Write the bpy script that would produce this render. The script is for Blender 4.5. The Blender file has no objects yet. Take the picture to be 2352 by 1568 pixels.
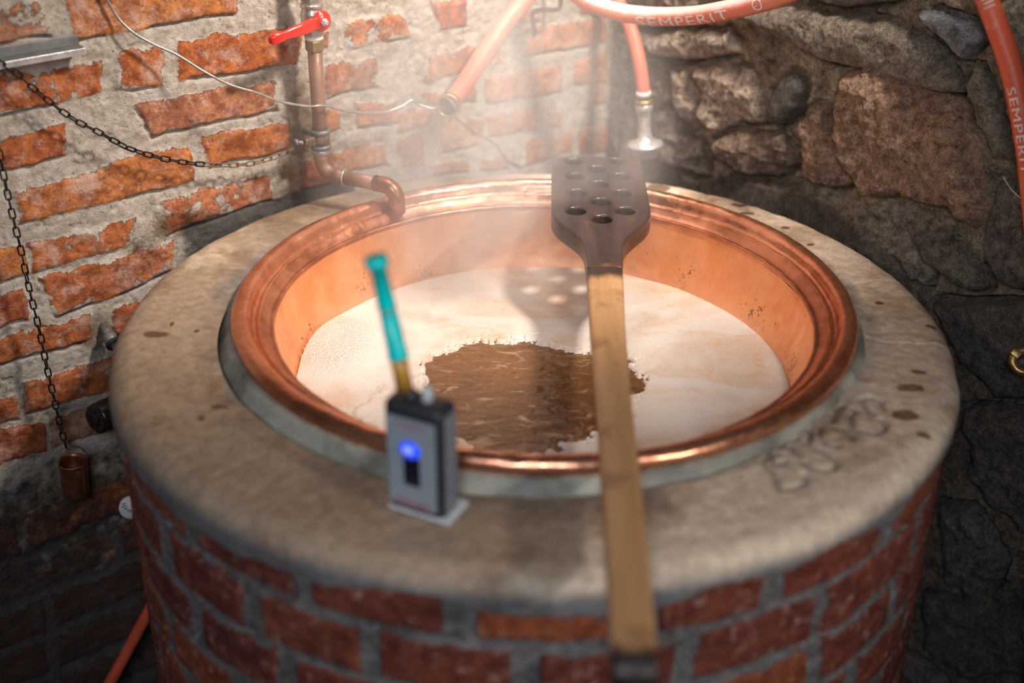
import bpy, bmesh, math, random
import numpy as np
from mathutils import Vector, Matrix

PI = math.pi
scene = bpy.context.scene
COL = scene.collection
random.seed(4)

# ------------------------------------------------------------------ camera
F_PX = 3035.67
PITCH, ROLL = 0.4993, 0.0077
fw = np.array([0, math.cos(PITCH), -math.sin(PITCH)])
rt0 = np.array([1.0, 0, 0]); up0 = np.cross(rt0, fw)
rt = math.cos(ROLL) * rt0 + math.sin(ROLL) * up0
up = -math.sin(ROLL) * rt0 + math.cos(ROLL) * up0
cpos = np.array([-0.0426, -0.1228, 0.0]) - 1.698 * fw
cam_d = bpy.data.cameras.new('camera')
cam = bpy.data.objects.new('camera', cam_d)
COL.objects.link(cam)
cam_d.sensor_width = 36.0
cam_d.lens = F_PX / 2352 * 36
M = Matrix((( rt[0], up[0], -fw[0], cpos[0]),
            ( rt[1], up[1], -fw[1], cpos[1]),
            ( rt[2], up[2], -fw[2], cpos[2]),
            (0, 0, 0, 1)))
cam.matrix_world = M
cam_d.clip_start = 0.05
cam_d.dof.use_dof = True
cam_d.dof.focus_distance = 1.93
cam_d.dof.aperture_fstop = 1.6
scene.camera = cam

# survey helpers: a measured photo point becomes a real point on a known plane
def ray(x, y):
    d = fw + rt * (x - 1176) / F_PX - up * (y - 784) / F_PX
    return d / np.linalg.norm(d)
def onpl(x, y, P, n):
    d = ray(x, y)
    return cpos + d * ((P - cpos) @ n) / (d @ n)
def onz(x, y, z):
    return onpl(x, y, np.array([0, 0, z]), np.array([0, 0, 1.0]))
BP = np.array([-.37, .40, 0.0]); BD = np.array([.788, .616, 0.0]); BN = np.array([.616, -.788, 0.0])   # brick wall
CP = np.array([.14, .80, 0.0]);  CD = np.array([.616, -.788, 0.0]); CN = np.array([-.788, -.616, 0.0]) # stone wall
UCORNER = 0.645
def onb(x, y, off=0.0): return onpl(x, y, BP + BN * off, BN)
def ons(x, y, off=0.0): return onpl(x, y, CP + CN * off, CN)
def ab(xy, P):      # height on the upright line through P seen at a pixel
    n = np.array([cpos[0] - P[0], cpos[1] - P[1], 0.0]); n /= np.linalg.norm(n)
    return onpl(xy[0], xy[1], P, n)
SC = np.array([-.015, -.03])     # centre of the masonry ring

# ------------------------------------------------------------------ noise
def _h(ix, iy, s):
    n = (ix.astype(np.int64) * 374761393 + iy.astype(np.int64) * 668265263 + s * 1442695041) & 0xffffffff
    n = ((n ^ (n >> 13)) * 1274126177) & 0xffffffff
    n = n ^ (n >> 16)
    return (n & 0xffff) / 65535.0
def vn(x, y, s=0):
    ix = np.floor(x); iy = np.floor(y); fx = x - ix; fy = y - iy
    fx = fx * fx * fx * (fx * (fx * 6 - 15) + 10); fy = fy * fy * fy * (fy * (fy * 6 - 15) + 10)
    a = _h(ix, iy, s); b = _h(ix + 1, iy, s); c = _h(ix, iy + 1, s); d = _h(ix + 1, iy + 1, s)
    return (a + (b - a) * fx) * (1 - fy) + (c + (d - c) * fx) * fy
def fbm(x, y, s=0, o=4, g=.5):
    t = 0; a = 1; w = 0
    for k in range(o):
        t = t + a * vn(x * 2**k + 17.3 * k, y * 2**k - 9.1 * k, s + k * 7); w += a; a *= g
    return t / w
def ridge(x, y, s=0, o=4, g=.55):
    t = 0; a = 1; w = 0
    for k in range(o):
        t = t + a * (1 - np.abs(2 * vn(x * 2**k + 11.7 * k, y * 2**k + 5.3 * k, s + k * 5) - 1)); w += a; a *= g
    return t / w
def sst(a, b, x):
    t = np.clip((x - a) / (b - a), 0, 1); return t * t * (3 - 2 * t)
def poly_sdf(px, py, poly):         # positive inside
    v = np.array(poly, float); n = len(v)
    d = np.full(px.shape, 1e9); s = np.ones(px.shape)
    j = n - 1
    for i in range(n):
        ex, ey = v[j] - v[i]
        wx = px - v[i, 0]; wy = py - v[i, 1]
        t = np.clip((wx * ex + wy * ey) / (ex * ex + ey * ey + 1e-12), 0, 1)
        bx = wx - ex * t; by = wy - ey * t
        d = np.minimum(d, bx * bx + by * by)
        c1 = py >= v[i, 1]; c2 = py < v[j, 1]; c3 = ex * wy > ey * wx
        al = (c1 & c2 & c3) | (~c1 & ~c2 & ~c3)
        s = np.where(al, -s, s)
        j = i
    return -s * np.sqrt(d)
def line_dist(px, py, pts):
    d = np.full(px.shape, 1e9)
    for (ax, ay), (bx, by) in zip(pts[:-1], pts[1:]):
        ex, ey = bx - ax, by - ay
        t = np.clip(((px - ax) * ex + (py - ay) * ey) / (ex * ex + ey * ey + 1e-12), 0, 1)
        d = np.minimum(d, np.hypot(px - ax - ex * t, py - ay - ey * t))
    return d

# ------------------------------------------------------------------ node helpers
class NT:
    def __init__(s, name, vol=False):
        s.m = bpy.data.materials.new(name); s.m.use_nodes = True
        s.t = s.m.node_tree; s.t.nodes.clear()
        s.out = s.n('ShaderNodeOutputMaterial')
        s.tc = s.n('ShaderNodeTexCoord')
        if not vol:
            s.p = s.n('ShaderNodeBsdfPrincipled'); s.l(s.p.outputs[0], s.out.inputs['Surface'])
    def n(s, ty, **k):
        x = s.t.nodes.new(ty)
        for a, b in k.items(): setattr(x, a, b)
        return x
    def l(s, a, b): s.t.links.new(a, b)
    def put(s, sock, v):
        if isinstance(v, bpy.types.NodeSocket): s.l(v, sock)
        elif isinstance(v, (tuple, list)) and len(v) == 3 and sock.type == 'RGBA': sock.default_value = (*v, 1)
        else: sock.default_value = v
    def noise(s, scale, detail=4, rough=.5, vec=None, dist=0.0, col=False):
        x = s.n('ShaderNodeTexNoise'); x.inputs['Scale'].default_value = scale
        x.inputs['Detail'].default_value = detail; x.inputs['Roughness'].default_value = rough
        x.inputs['Distortion'].default_value = dist
        s.l(vec or s.tc.outputs['Object'], x.inputs['Vector'])
        return x.outputs['Color' if col else 'Fac']
    def voro(s, scale, feature='F1', vec=None):
        x = s.n('ShaderNodeTexVoronoi', feature=feature); x.inputs['Scale'].default_value = scale
        s.l(vec or s.tc.outputs['Object'], x.inputs['Vector'])
        return x
    def mth(s, op, a, b=None, c=None, clamp=False):
        x = s.n('ShaderNodeMath', operation=op); x.use_clamp = clamp
        s.put(x.inputs[0], a)
        if b is not None: s.put(x.inputs[1], b)
        if c is not None: s.put(x.inputs[2], c)
        return x.outputs[0]
    def rng(s, v, a, b, c=0.0, d=1.0, smooth=True):
        x = s.n('ShaderNodeMapRange'); x.interpolation_type = 'SMOOTHSTEP' if smooth else 'LINEAR'
        s.put(x.inputs['Value'], v)
        for k, q in (('From Min', a), ('From Max', b), ('To Min', c), ('To Max', d)): s.put(x.inputs[k], q)
        return x.outputs['Result']
    def mix(s, f, a, b, mode='MIX'):
        x = s.n('ShaderNodeMix', data_type='RGBA', blend_type=mode)
        s.put(x.inputs['Factor'], f); s.put(x.inputs['A'], a) if False else None
        s.put(x.inputs[6], a); s.put(x.inputs[7], b)
        return x.outputs[2]
    def ramp(s, f, stops):
        x = s.n('ShaderNodeValToRGB'); s.l(f, x.inputs[0]); r = x.color_ramp
        while len(r.elements) < len(stops): r.elements.new(.5)
        for e, (p, c) in zip(r.elements, stops): e.position = p; e.color = (*c, 1)
        return x.outputs[0]
    def attr(s, name, col=False):
        x = s.n('ShaderNodeAttribute', attribute_name=name)
        return x.outputs['Color' if col else 'Fac']
    def mapp(s, scale=(1, 1, 1), loc=(0, 0, 0), rot=(0, 0, 0)):
        x = s.n('ShaderNodeMapping'); x.inputs['Scale'].default_value = scale
        x.inputs['Location'].default_value = loc; x.inputs['Rotation'].default_value = rot
        s.l(s.tc.outputs['Object'], x.inputs['Vector']); return x.outputs[0]
    def bump(s, h, dist=.002, strength=1.0, prev=None):
        x = s.n('ShaderNodeBump'); x.inputs['Distance'].default_value = dist; x.inputs['Strength'].default_value = strength
        s.l(h, x.inputs['Height'])
        if prev is not None: s.l(prev, x.inputs['Normal'])
        return x.outputs[0]
    def set(s, **k):
        for a, b in k.items(): s.put(s.p.inputs[a.replace('_', ' ')], b)
        return s.m

def simple(name, col, rough=.5, metal=0.0, var=.15, scale=60, bumpd=.0004, spec=None, coat=0.0):
    t = NT(name)
    n = t.noise(scale, 5, .6)
    c = t.mix(t.rng(n, .3, .7), tuple(x * (1 - var) for x in col), tuple(min(1, x * (1 + var)) for x in col))
    t.set(Base_Color=c, Roughness=t.rng(n, .3, .7, rough * .85, min(1, rough * 1.15)), Metallic=metal)
    t.set(Normal=t.bump(t.noise(scale * 4, 4), bumpd))
    if spec is not None: t.set(Specular_IOR_Level=spec)
    if coat: t.set(Coat_Weight=coat, Coat_Roughness=.1)
    return t.m

# ------------------------------------------------------------------ object helpers
def tagp(o, label=None, cat=None, group=None, kind=None):
    if label: o['label'] = label
    if cat: o['category'] = cat
    if group: o['group'] = group
    if kind: o['kind'] = kind
    return o
def link(name, me, mat=None, parent=None):
    o = bpy.data.objects.new(name, me); COL.objects.link(o)
    if mat is not None: me.materials.append(mat)
    if parent is not None:
        o.parent = parent
        o.matrix_parent_inverse = Matrix.Translation(-Vector(parent.location)) if parent.type == 'EMPTY' else Matrix.Identity(4)
    return o
def empty(name, loc, label, cat, group=None, kind=None):
    o = bpy.data.objects.new(name, None); COL.objects.link(o); o.location = loc
    o.empty_display_size = .05
    return tagp(o, label, cat, group, kind)
def grid_mesh(name, co, mat, parent=None, wrap=False, attrs=None, flip=False, smooth=True):
    nu, nv = co.shape[:2]
    idx = np.arange(nu * nv).reshape(nu, nv)
    if wrap: idx = np.concatenate([idx, idx[:1]], 0)
    a, b, c, d = idx[:-1, :-1], idx[1:, :-1], idx[1:, 1:], idx[:-1, 1:]
    q = np.stack([a, b, c, d] if not flip else [d, c, b, a], -1).reshape(-1, 4)
    me = bpy.data.meshes.new(name)
    me.vertices.add(nu * nv); me.vertices.foreach_set('co', co.reshape(-1).astype(np.float32))
    me.loops.add(q.size); me.loops.foreach_set('vertex_index', q.reshape(-1).astype(np.int32))
    me.polygons.add(len(q)); me.polygons.foreach_set('loop_start', (np.arange(len(q)) * 4).astype(np.int32))
    me.update(calc_edges=True)
    me.polygons.foreach_set('use_smooth', np.full(len(q), smooth))
    for k, v in (attrs or {}).items():
        if v.shape[-1] == 3 and v.ndim == 3:
            at = me.attributes.new(k, 'FLOAT_COLOR', 'POINT')
            at.data.foreach_set('color', np.concatenate([v, np.ones(v.shape[:2] + (1,))], -1).reshape(-1).astype(np.float32))
        else:
            at = me.attributes.new(k, 'FLOAT', 'POINT'); at.data.foreach_set('value', v.reshape(-1).astype(np.float32))
    return link(name, me, mat, parent)
def bm_obj(name, bm, mat, parent=None, smooth=True):
    me = bpy.data.meshes.new(name)
    bmesh.ops.recalc_face_normals(bm, faces=bm.faces)
    bm.to_mesh(me); bm.free()
    if smooth:
        for p in me.polygons: p.use_smooth = True
    return link(name, me, mat, parent)
def frames(P):
    P = [Vector(p) for p in P]; T = []
    for i in range(len(P)):
        a = P[max(0, i - 1)]; b = P[min(len(P) - 1, i + 1)]; T.append((b - a).normalized())
    ref = Vector((0, 0, 1)) if abs(T[0].z) < .9 else Vector((0, 1, 0))
    N = (ref - T[0] * ref.dot(T[0])).normalized(); out = []
    for t in T:
        N = (N - t * N.dot(t)).normalized(); out.append((t, N.copy(), t.cross(N)))
    return P, out
def smooth_path(pts, n=12):         # Catmull-Rom
    P = [Vector(p) for p in pts]; P = [2 * P[0] - P[1]] + P + [2 * P[-1] - P[-2]]; out = []
    for i in range(1, len(P) - 2):
        for k in range(n):
            t = k / n; p0, p1, p2, p3 = P[i - 1:i + 3]
            out.append(.5 * ((2 * p1) + (p2 - p0) * t + (2 * p0 - 5 * p1 + 4 * p2 - p3) * t * t + (3 * p1 - p0 - 3 * p2 + p3) * t ** 3))
    out.append(P[-2]); return out
def add_tube(bm, pts, r, seg=16, caps=True):
    P, fr = frames(pts); rings = []
    for i, (p, (t, n, b)) in enumerate(zip(P, fr)):
        rr = r[i] if isinstance(r, (list, tuple, np.ndarray)) else r
        rings.append([bm.verts.new(p + (n * math.cos(2 * PI * k / seg) + b * math.sin(2 * PI * k / seg)) * rr) for k in range(seg)])
    for a, c in zip(rings[:-1], rings[1:]):
        for k in range(seg): bm.faces.new((a[k], a[(k + 1) % seg], c[(k + 1) % seg], c[k]))
    if caps: bm.faces.new(rings[0][::-1]); bm.faces.new(rings[-1])
    return bm
def tube(name, pts, r, mat, parent=None, seg=16, caps=True):
    bm = bmesh.new(); add_tube(bm, pts, r, seg, caps); return bm_obj(name, bm, mat, parent)
def add_lathe(bm, prof, seg=48, mat4=None, closed=False):
    mat4 = mat4 or Matrix.Identity(4); rings = []
    for (r, z) in prof:
        if r < 1e-6: rings.append([bm.verts.new(mat4 @ Vector((0, 0, z)))])
        else: rings.append([bm.verts.new(mat4 @ Vector((r * math.cos(2 * PI * k / seg), r * math.sin(2 * PI * k / seg), z))) for k in range(seg)])
    prs = list(zip(rings[:-1], rings[1:]))
    if closed: prs.append((rings[-1], rings[0]))
    for a, c in prs:
        for k in range(seg):
            k2 = (k + 1) % seg
            if len(a) == 1 and len(c) == 1: continue
            if len(a) == 1: bm.faces.new((a[0], c[k], c[k2]))
            elif len(c) == 1: bm.faces.new((a[k], a[k2], c[0]))
            else: bm.faces.new((a[k], a[k2], c[k2], c[k]))
    return bm
def axis_mat(p, d, xhint=None):
    d = Vector(d).normalized(); x = Vector(xhint) if xhint is not None else (Vector((1, 0, 0)) if abs(d.x) < .9 else Vector((0, 1, 0)))
    x = (x - d * x.dot(d)).normalized(); y = d.cross(x)
    return Matrix(((x.x, y.x, d.x, p[0]), (x.y, y.y, d.y, p[1]), (x.z, y.z, d.z, p[2]), (0, 0, 0, 1)))
def lathe(name, prof, p, d, mat, parent=None, seg=48, closed=False):
    bm = bmesh.new(); add_lathe(bm, prof, seg, axis_mat(p, d), closed); return bm_obj(name, bm, mat, parent)
def add_box(bm, m4, s, bev=0.0, segs=2):
    r = bmesh.ops.create_cube(bm, size=1.0, matrix=m4 @ Matrix.Diagonal((*s, 1)))
    if bev > 0:
        es = list({e for v in r['verts'] for e in v.link_edges})
        bmesh.ops.bevel(bm, geom=es, offset=bev, segments=segs, profile=.6, affect='EDGES')
    return bm
def extrude_outline(name, loops, zthick, bevel, m4, mat, parent=None, res=2):
    """filled 2-D outline with holes, thickness and rounded arrises"""
    cu = bpy.data.curves.new(name, 'CURVE'); cu.dimensions = '2D'; cu.fill_mode = 'BOTH'
    cu.extrude = max(zthick / 2 - bevel, 0.0); cu.bevel_depth = bevel; cu.bevel_resolution = res; cu.offset = -bevel
    for lp in loops:
        sp = cu.splines.new('POLY'); sp.points.add(len(lp) - 1); sp.use_cyclic_u = True
        for q, (x, y) in zip(sp.points, lp): q.co = (x, y, 0, 1)
    tmp = bpy.data.objects.new('tmp', cu); COL.objects.link(tmp)
    dg = bpy.context.evaluated_depsgraph_get(); dg.update()
    me = bpy.data.meshes.new_from_object(tmp.evaluated_get(dg))
    bpy.data.objects.remove(tmp); bpy.data.curves.remove(cu)
    me.transform(m4); me.materials.clear()
    me.name = name
    return link(name, me, mat, parent)

# ================================================================== MATERIALS
def mat_brickwall(name, wall=True):
    t = NT(name)
    sdf = t.attr('sdf'); bid = t.attr('bid'); stain_and_dark_patch = t.attr('stain_and_dark_patch')
    vec = t.tc.outputs['Object']
    n1 = t.noise(26, 9, .66, dist=.25)
    n2 = t.noise(7, 5, .6)
    fine = t.noise(240, 5, .7)
    grit = t.voro(330)
    # brick face / render mask: edge distance, ragged with noise, with patches of render left on the face
    edge = t.mth('MULTIPLY', t.mth('ADD', sdf, .002 if wall else 0.0), 110.0)
    edge = t.mth('MINIMUM', edge, 1.15 if wall else 1.6)
    rag = t.mth('MULTIPLY', t.mth('SUBTRACT', n1, .5), 7.5 if wall else 1.6)
    bias = t.mth('MULTIPLY', t.mth('SUBTRACT', n2, .5), 3.2 if wall else .8)
    v = t.mth('ADD', t.mth('ADD', edge, rag), t.mth('ADD', bias, t.mth('MULTIPLY', t.mth('SUBTRACT', bid, .42), 1.0 if wall else .3)))
    if wall: v = t.mth('MINIMUM', v, t.mth('ADD', t.mth('MULTIPLY', sdf, 260.0), t.mth('MULTIPLY', t.mth('SUBTRACT', t.noise(60, 6, .65), .5), 4.5)))
    mask = t.rng(v, -.12, .2)
    hue = t.ramp(t.mth('FRACT', t.mth('MULTIPLY', bid, 7.31)), [(0, (.62, .18, .055)), (.25, (.50, .125, .05)), (.5, (.68, .235, .075)), (.75, (.56, .20, .11)), (1, (.62, .31, .18))] if wall else
                 [(0, (.27, .060, .032)), (.4, (.22, .050, .034)), (.7, (.40, .10, .035)), (1, (.20, .05, .038))])
    cn = t.noise(45, 6, .65)
    bc = t.mix(t.rng(cn, .3, .70), t.mix(1.0, hue, (1.12, 1.2, 1.1), 'MULTIPLY'), t.mix(1.0, hue, (.48, .38, .36), 'MULTIPLY'))
    bc = t.mix(t.mth('MULTIPLY', t.rng(t.noise(160, 6, .75), .50, .66), .45), bc, t.mix(1.0, hue, (.35, .28, .30), 'MULTIPLY'))
    bc = t.mix(t.mth('MULTIPLY', t.rng(t.noise(70, 6, .7), .54, .70), .55), bc, (.66, .48, .38))        # lime bloom
    bc = t.mix(t.mth('MULTIPLY', t.rng(t.noise(120, 3, .6), .64, .70), .6), bc, (.12, .05, .03))
    mc = t.ramp(t.noise(55, 7, .7), [(.25, (.24, .185, .14)), (.42, (.46, .385, .315)), (.6, (.62, .54, .46)), (.8, (.74, .67, .59))] if wall else
                [(.25, (.08, .075, .075)), (.5, (.17, .155, .15)), (.75, (.32, .29, .27))])
    mc = t.mix(t.mth('MULTIPLY', t.rng(grit.outputs['Distance'], .0, .35, 1, 0), .28), mc, (.18, .14, .10))
    if wall: bc = t.mix(t.mth('MULTIPLY', t.rng(t.noise(19, 8, .72, None, .4), .50, .66), .62), bc, (.72, .50, .40))
    c = t.mix(mask, mc, bc)
    if wall: c = t.mix(t.mth('MULTIPLY', t.rng(t.noise(190, 3, .6), .635, .68), .7), c, (.09, .065, .05))
    sn = t.rng(t.mth('ADD', stain_and_dark_patch, t.mth('MULTIPLY', t.mth('SUBTRACT', t.noise(30, 7, .65), .5), 1.1)), .35, .75)
    c = t.mix(t.mth('MULTIPLY', sn, .85), c, t.mix(1.0, c, (.30, .20, .10), 'MULTIPLY'))
    soot_and_shade = t.attr('soot_and_shade')
    so = t.rng(t.mth('ADD', soot_and_shade, t.mth('MULTIPLY', t.mth('SUBTRACT', t.noise(40, 6, .6), .5), 1.2)), .4, .8)
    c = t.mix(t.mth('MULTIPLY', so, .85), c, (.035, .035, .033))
    t.set(Base_Color=c, Roughness=t.rng(sn, 0, 1, .85, .5), Specular_IOR_Level=.35)
    h = t.mth('ADD', t.mth('MULTIPLY', mask, .9), t.mth('MULTIPLY', fine, .9))
    h = t.mth('ADD', h, t.mth('MULTIPLY', t.noise(90, 7, .7), 1.5))
    b = t.bump(h, .0028, .9)
    t.set(Normal=b)
    return t.m

def mat_stonewall():
    t = NT('rough_stone')
    col = t.attr('col', True); mort = t.attr('mort')
    n = t.noise(60, 8, .7); f = t.noise(260, 6, .78)
    k = t.mth('MULTIPLY', t.rng(n, .32, .70, .30, 1.9, False), t.rng(f, .36, .66, .45, 1.6, False))
    c = t.mix(1.0, col, t.n('ShaderNodeCombineColor').outputs[0], 'MULTIPLY') if False else None
    cmb = t.n('ShaderNodeCombineColor')
    for i in range(3): t.l(k, cmb.inputs[i])
    c = t.mix(1.0, col, cmb.outputs[0], 'MULTIPLY')
    c = t.mix(t.mth('MULTIPLY', t.rng(t.noise(330, 4, .6), .60, .68), .6), c, (.66, .54, .42))
    c = t.mix(t.mth('MULTIPLY', t.rng(t.noise(130, 5, .6), .62, .7), .55), c, (.30, .14, .045))
    t.set(Base_Color=c, Roughness=.66, Specular_IOR_Level=.5)
    h = t.mth('ADD', t.mth('MULTIPLY', t.noise(75, 9, .8), 1.3), t.mth('MULTIPLY', f, 1.0))
    t.set(Normal=t.bump(h, .008, t.rng(t.attr('rough'), 0, 1, .15, 1.0, False) if False else .85))
    return t.m

def mat_slab():
    t = NT('old_cement')
    col = t.attr('col', True); wet = t.attr('wet')
    n = t.noise(70, 8, .7)
    cmb = t.n('ShaderNodeCombineColor'); k = t.rng(n, .25, .75, .62, 1.32, False)
    for i in range(3): t.l(k, cmb.inputs[i])
    c = t.mix(1.0, col, cmb.outputs[0], 'MULTIPLY')
    w2 = t.noise(11, 6, .62, dist=.6)
    c = t.mix(t.mth('MULTIPLY', t.rng(w2, .52, .66), .45), c, t.mix(1.0, c, (.50, .38, .26), 'MULTIPLY'))
    c = t.mix(t.mth('MULTIPLY', t.rng(t.noise(150, 4, .6), .62, .70), .5), c, (.16, .11, .07))
    wm = t.rng(t.mth('ADD', wet, t.mth('MULTIPLY', t.mth('SUBTRACT', t.noise(90, 4), .5), .5)), .4, .6)
    c = t.mix(wm, c, t.mix(1.0, c, (.34, .27, .18), 'MULTIPLY'))
    t.set(Base_Color=c, Roughness=t.rng(wm, 0, 1, .62, .25), Specular_IOR_Level=.45)
    h = t.mth('ADD', t.noise(60, 8, .65), t.mth('MULTIPLY', t.noise(400, 4, .6), .35))
    t.set(Normal=t.bump(h, .0016, .8))
    return t.m

def mat_copper(name, base=(.86, .38, .20), dark=(.42, .13, .06), rough=.3, patina=.5, spots=False, mn=0.93):
    t = NT(name)
    n = t.noise(9, 6, .6, dist=.6); m = t.noise(55, 6, .65)
    streak = t.noise(26, 5, .6, t.mapp((1, 1, .25)))
    f = t.mth('MULTIPLY', t.rng(t.mth('ADD', n, t.mth('MULTIPLY', t.mth('SUBTRACT', streak, .5), .5)), .38, .68), patina)
    c = t.mix(f, base, dark)
    c = t.mix(t.mth('MULTIPLY', t.rng(m, .60, .72), .3), c, (.9, .55, .38))
    if spots:
        geo = t.n('ShaderNodeSeparateXYZ'); t.l(t.tc.outputs['Object'], geo.inputs[0])
        z = geo.outputs[2]
        band = t.mth('MULTIPLY', t.rng(z, -.118, -.100), t.rng(z, -.055, -.085))
        sp = t.rng(t.mth('ADD', t.noise(170, 5, .7), t.mth('MULTIPLY', t.mth('SUBTRACT', t.noise(12, 3), .55), .9)), .60, .66)
        c = t.mix(t.mth('MULTIPLY', t.mth('MULTIPLY', band, sp), .85), c, (.10, .045, .02))
        c = t.mix(t.rng(z, -.085, -.112, 0, .35), c, (.95, .55, .38))
    t.set(Base_Color=c, Metallic=mn, Roughness=t.rng(m, .3, .7, rough * .8, rough * 1.35))
    h = t.mth('ADD', t.mth('MULTIPLY', t.noise(30, 3, .5), 1.0), t.mth('MULTIPLY', t.noise(160, 4, .6), .18))
    t.set(Normal=t.bump(h, .0012, .45))
    return t.m

M_WALL = mat_brickwall('old_brick_and_render')
M_CYL = mat_brickwall('dark_red_brick', False)
M_STONE = mat_stonewall()
M_SLAB = mat_slab()
M_RIM = mat_copper('rim_copper', (.90, .42, .25), (.50, .17, .08), .27, .55)
M_BAND = mat_copper('ledge_copper', (.70, .30, .17), (.38, .14, .08), .36, .75)
M_BOWL = mat_copper('bowl_copper', (.95, .46, .22), (.82, .30, .10), .42, .55, True, .7)
M_PIPE = mat_copper('pipe_copper', (.46, .25, .16), (.22, .11, .07), .5, .9, False, .5)
M_SPOUT = mat_copper('spout_copper', (.78, .36, .18), (.42, .15, .07), .32, .6, False, .9)
M_CUP = mat_copper('cup_copper', (.55, .24, .12), (.25, .09, .05), .35, .8, False, .9)
M_SOLDER = simple('solder', (.55, .52, .50), .4, .8)
M_BRASS = simple('brass', (.55, .36, .14), .35, .85)
M_DBRASS = simple('old_brass', (.36, .24, .11), .45, .7)
M_STEEL = simple('bright_steel', (.78, .76, .76), .28, .6)
M_NICKEL = simple('nickel_valve', (.62, .58, .52), .32, .85, scale=120)
M_ZINC = simple('zinc_sheet', (.24, .24, .235), .5, .6)
M_WIRE = simple('wire_metal', (.55, .52, .48), .35, .8)
M_TAPE = simple('thread_tape', (.85, .82, .78), .7)
M_RED = simple('red_enamel', (.72, .030, .016), .22, 0, .05, coat=.6)
M_IRON = simple('black_iron', (.018, .017, .017), .5, .4)
M_RUST = simple('rusty_iron', (.20, .13, .085), .6, .4, .4, 200)
M_WROUGHT = simple('wrought_iron', (.09, .07, .065), .5, .5)
M_HOSE = None
def mat_hose(name, a, b):
    t = NT(name)
    n = t.noise(40, 7, .65)
    c = t.mix(t.rng(t.noise(9, 4), .35, .7), a, b)
    c = t.mix(t.mth('MULTIPLY', t.rng(n, .55, .68), .4), c, (.80, .48, .40))
    c = t.mix(t.mth('MULTIPLY', t.rng(t.noise(20, 6, .7), .62, .70), .3), c, (.25, .08, .05))
    t.set(Base_Color=c, Roughness=.42, Specular_IOR_Level=.5, Normal=t.bump(n, .0006))
    return t.m
M_HOSE = mat_hose('salmon_rubber', (.78, .20, .12), (.86, .27, .17))
M_HOSE2 = mat_hose('orange_rubber', (.74, .13, .055), (.66, .10, .05))
M_LETTER = simple('white_print', (.84, .78, .74), .6, var=.1)
M_CEM = simple('grey_sealing_cement', (.30, .28, .22), .65, 0, .6, 9, .0015)
M_SHELLBLK = simple('black_plastic', (.030, .033, .038), .32, 0, .15, 300)
M_GREYPL = simple('grey_plastic', (.20, .23, .27), .3, 0, .1, 200)
M_PANEL = simple('grey_blue_label', (.30, .345, .385), .35, 0, .04)
M_PRINT = simple('faded_red_print', (.42, .17, .19), .5)
M_WINDOW = simple('dark_window', (.012, .012, .025), .15)
M_TEAL = simple('teal_plastic', (.0, .75, .70), .35, 0, .05)
M_TEALP = simple('pale_teal_plastic', (.28, .72, .70), .35, 0, .05)
M_AMBER = simple('amber_plastic', (.62, .30, .045), .3, 0, .08)
M_WHITEPL = simple('clear_white_plastic', (.55, .57, .58), .25)
M_DARKPL = simple('dark_brown_plastic', (.022, .014, .012), .25)
M_DIAL = simple('white_dial', (.60, .58, .56), .5)
M_LED = NT('blue_light')
M_LED.set(Base_Color=(.02, .08, .8)); M_LED.set(Emission_Color=(.01, .07, .85), Emission_Strength=.8); M_LED = M_LED.m
M_LED2 = NT('blue_light_core')
M_LED2.set(Base_Color=(.4, .5, .9)); M_LED2.set(Emission_Color=(.20, .26, .95), Emission_Strength=.6); M_LED2 = M_LED2.m

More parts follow.
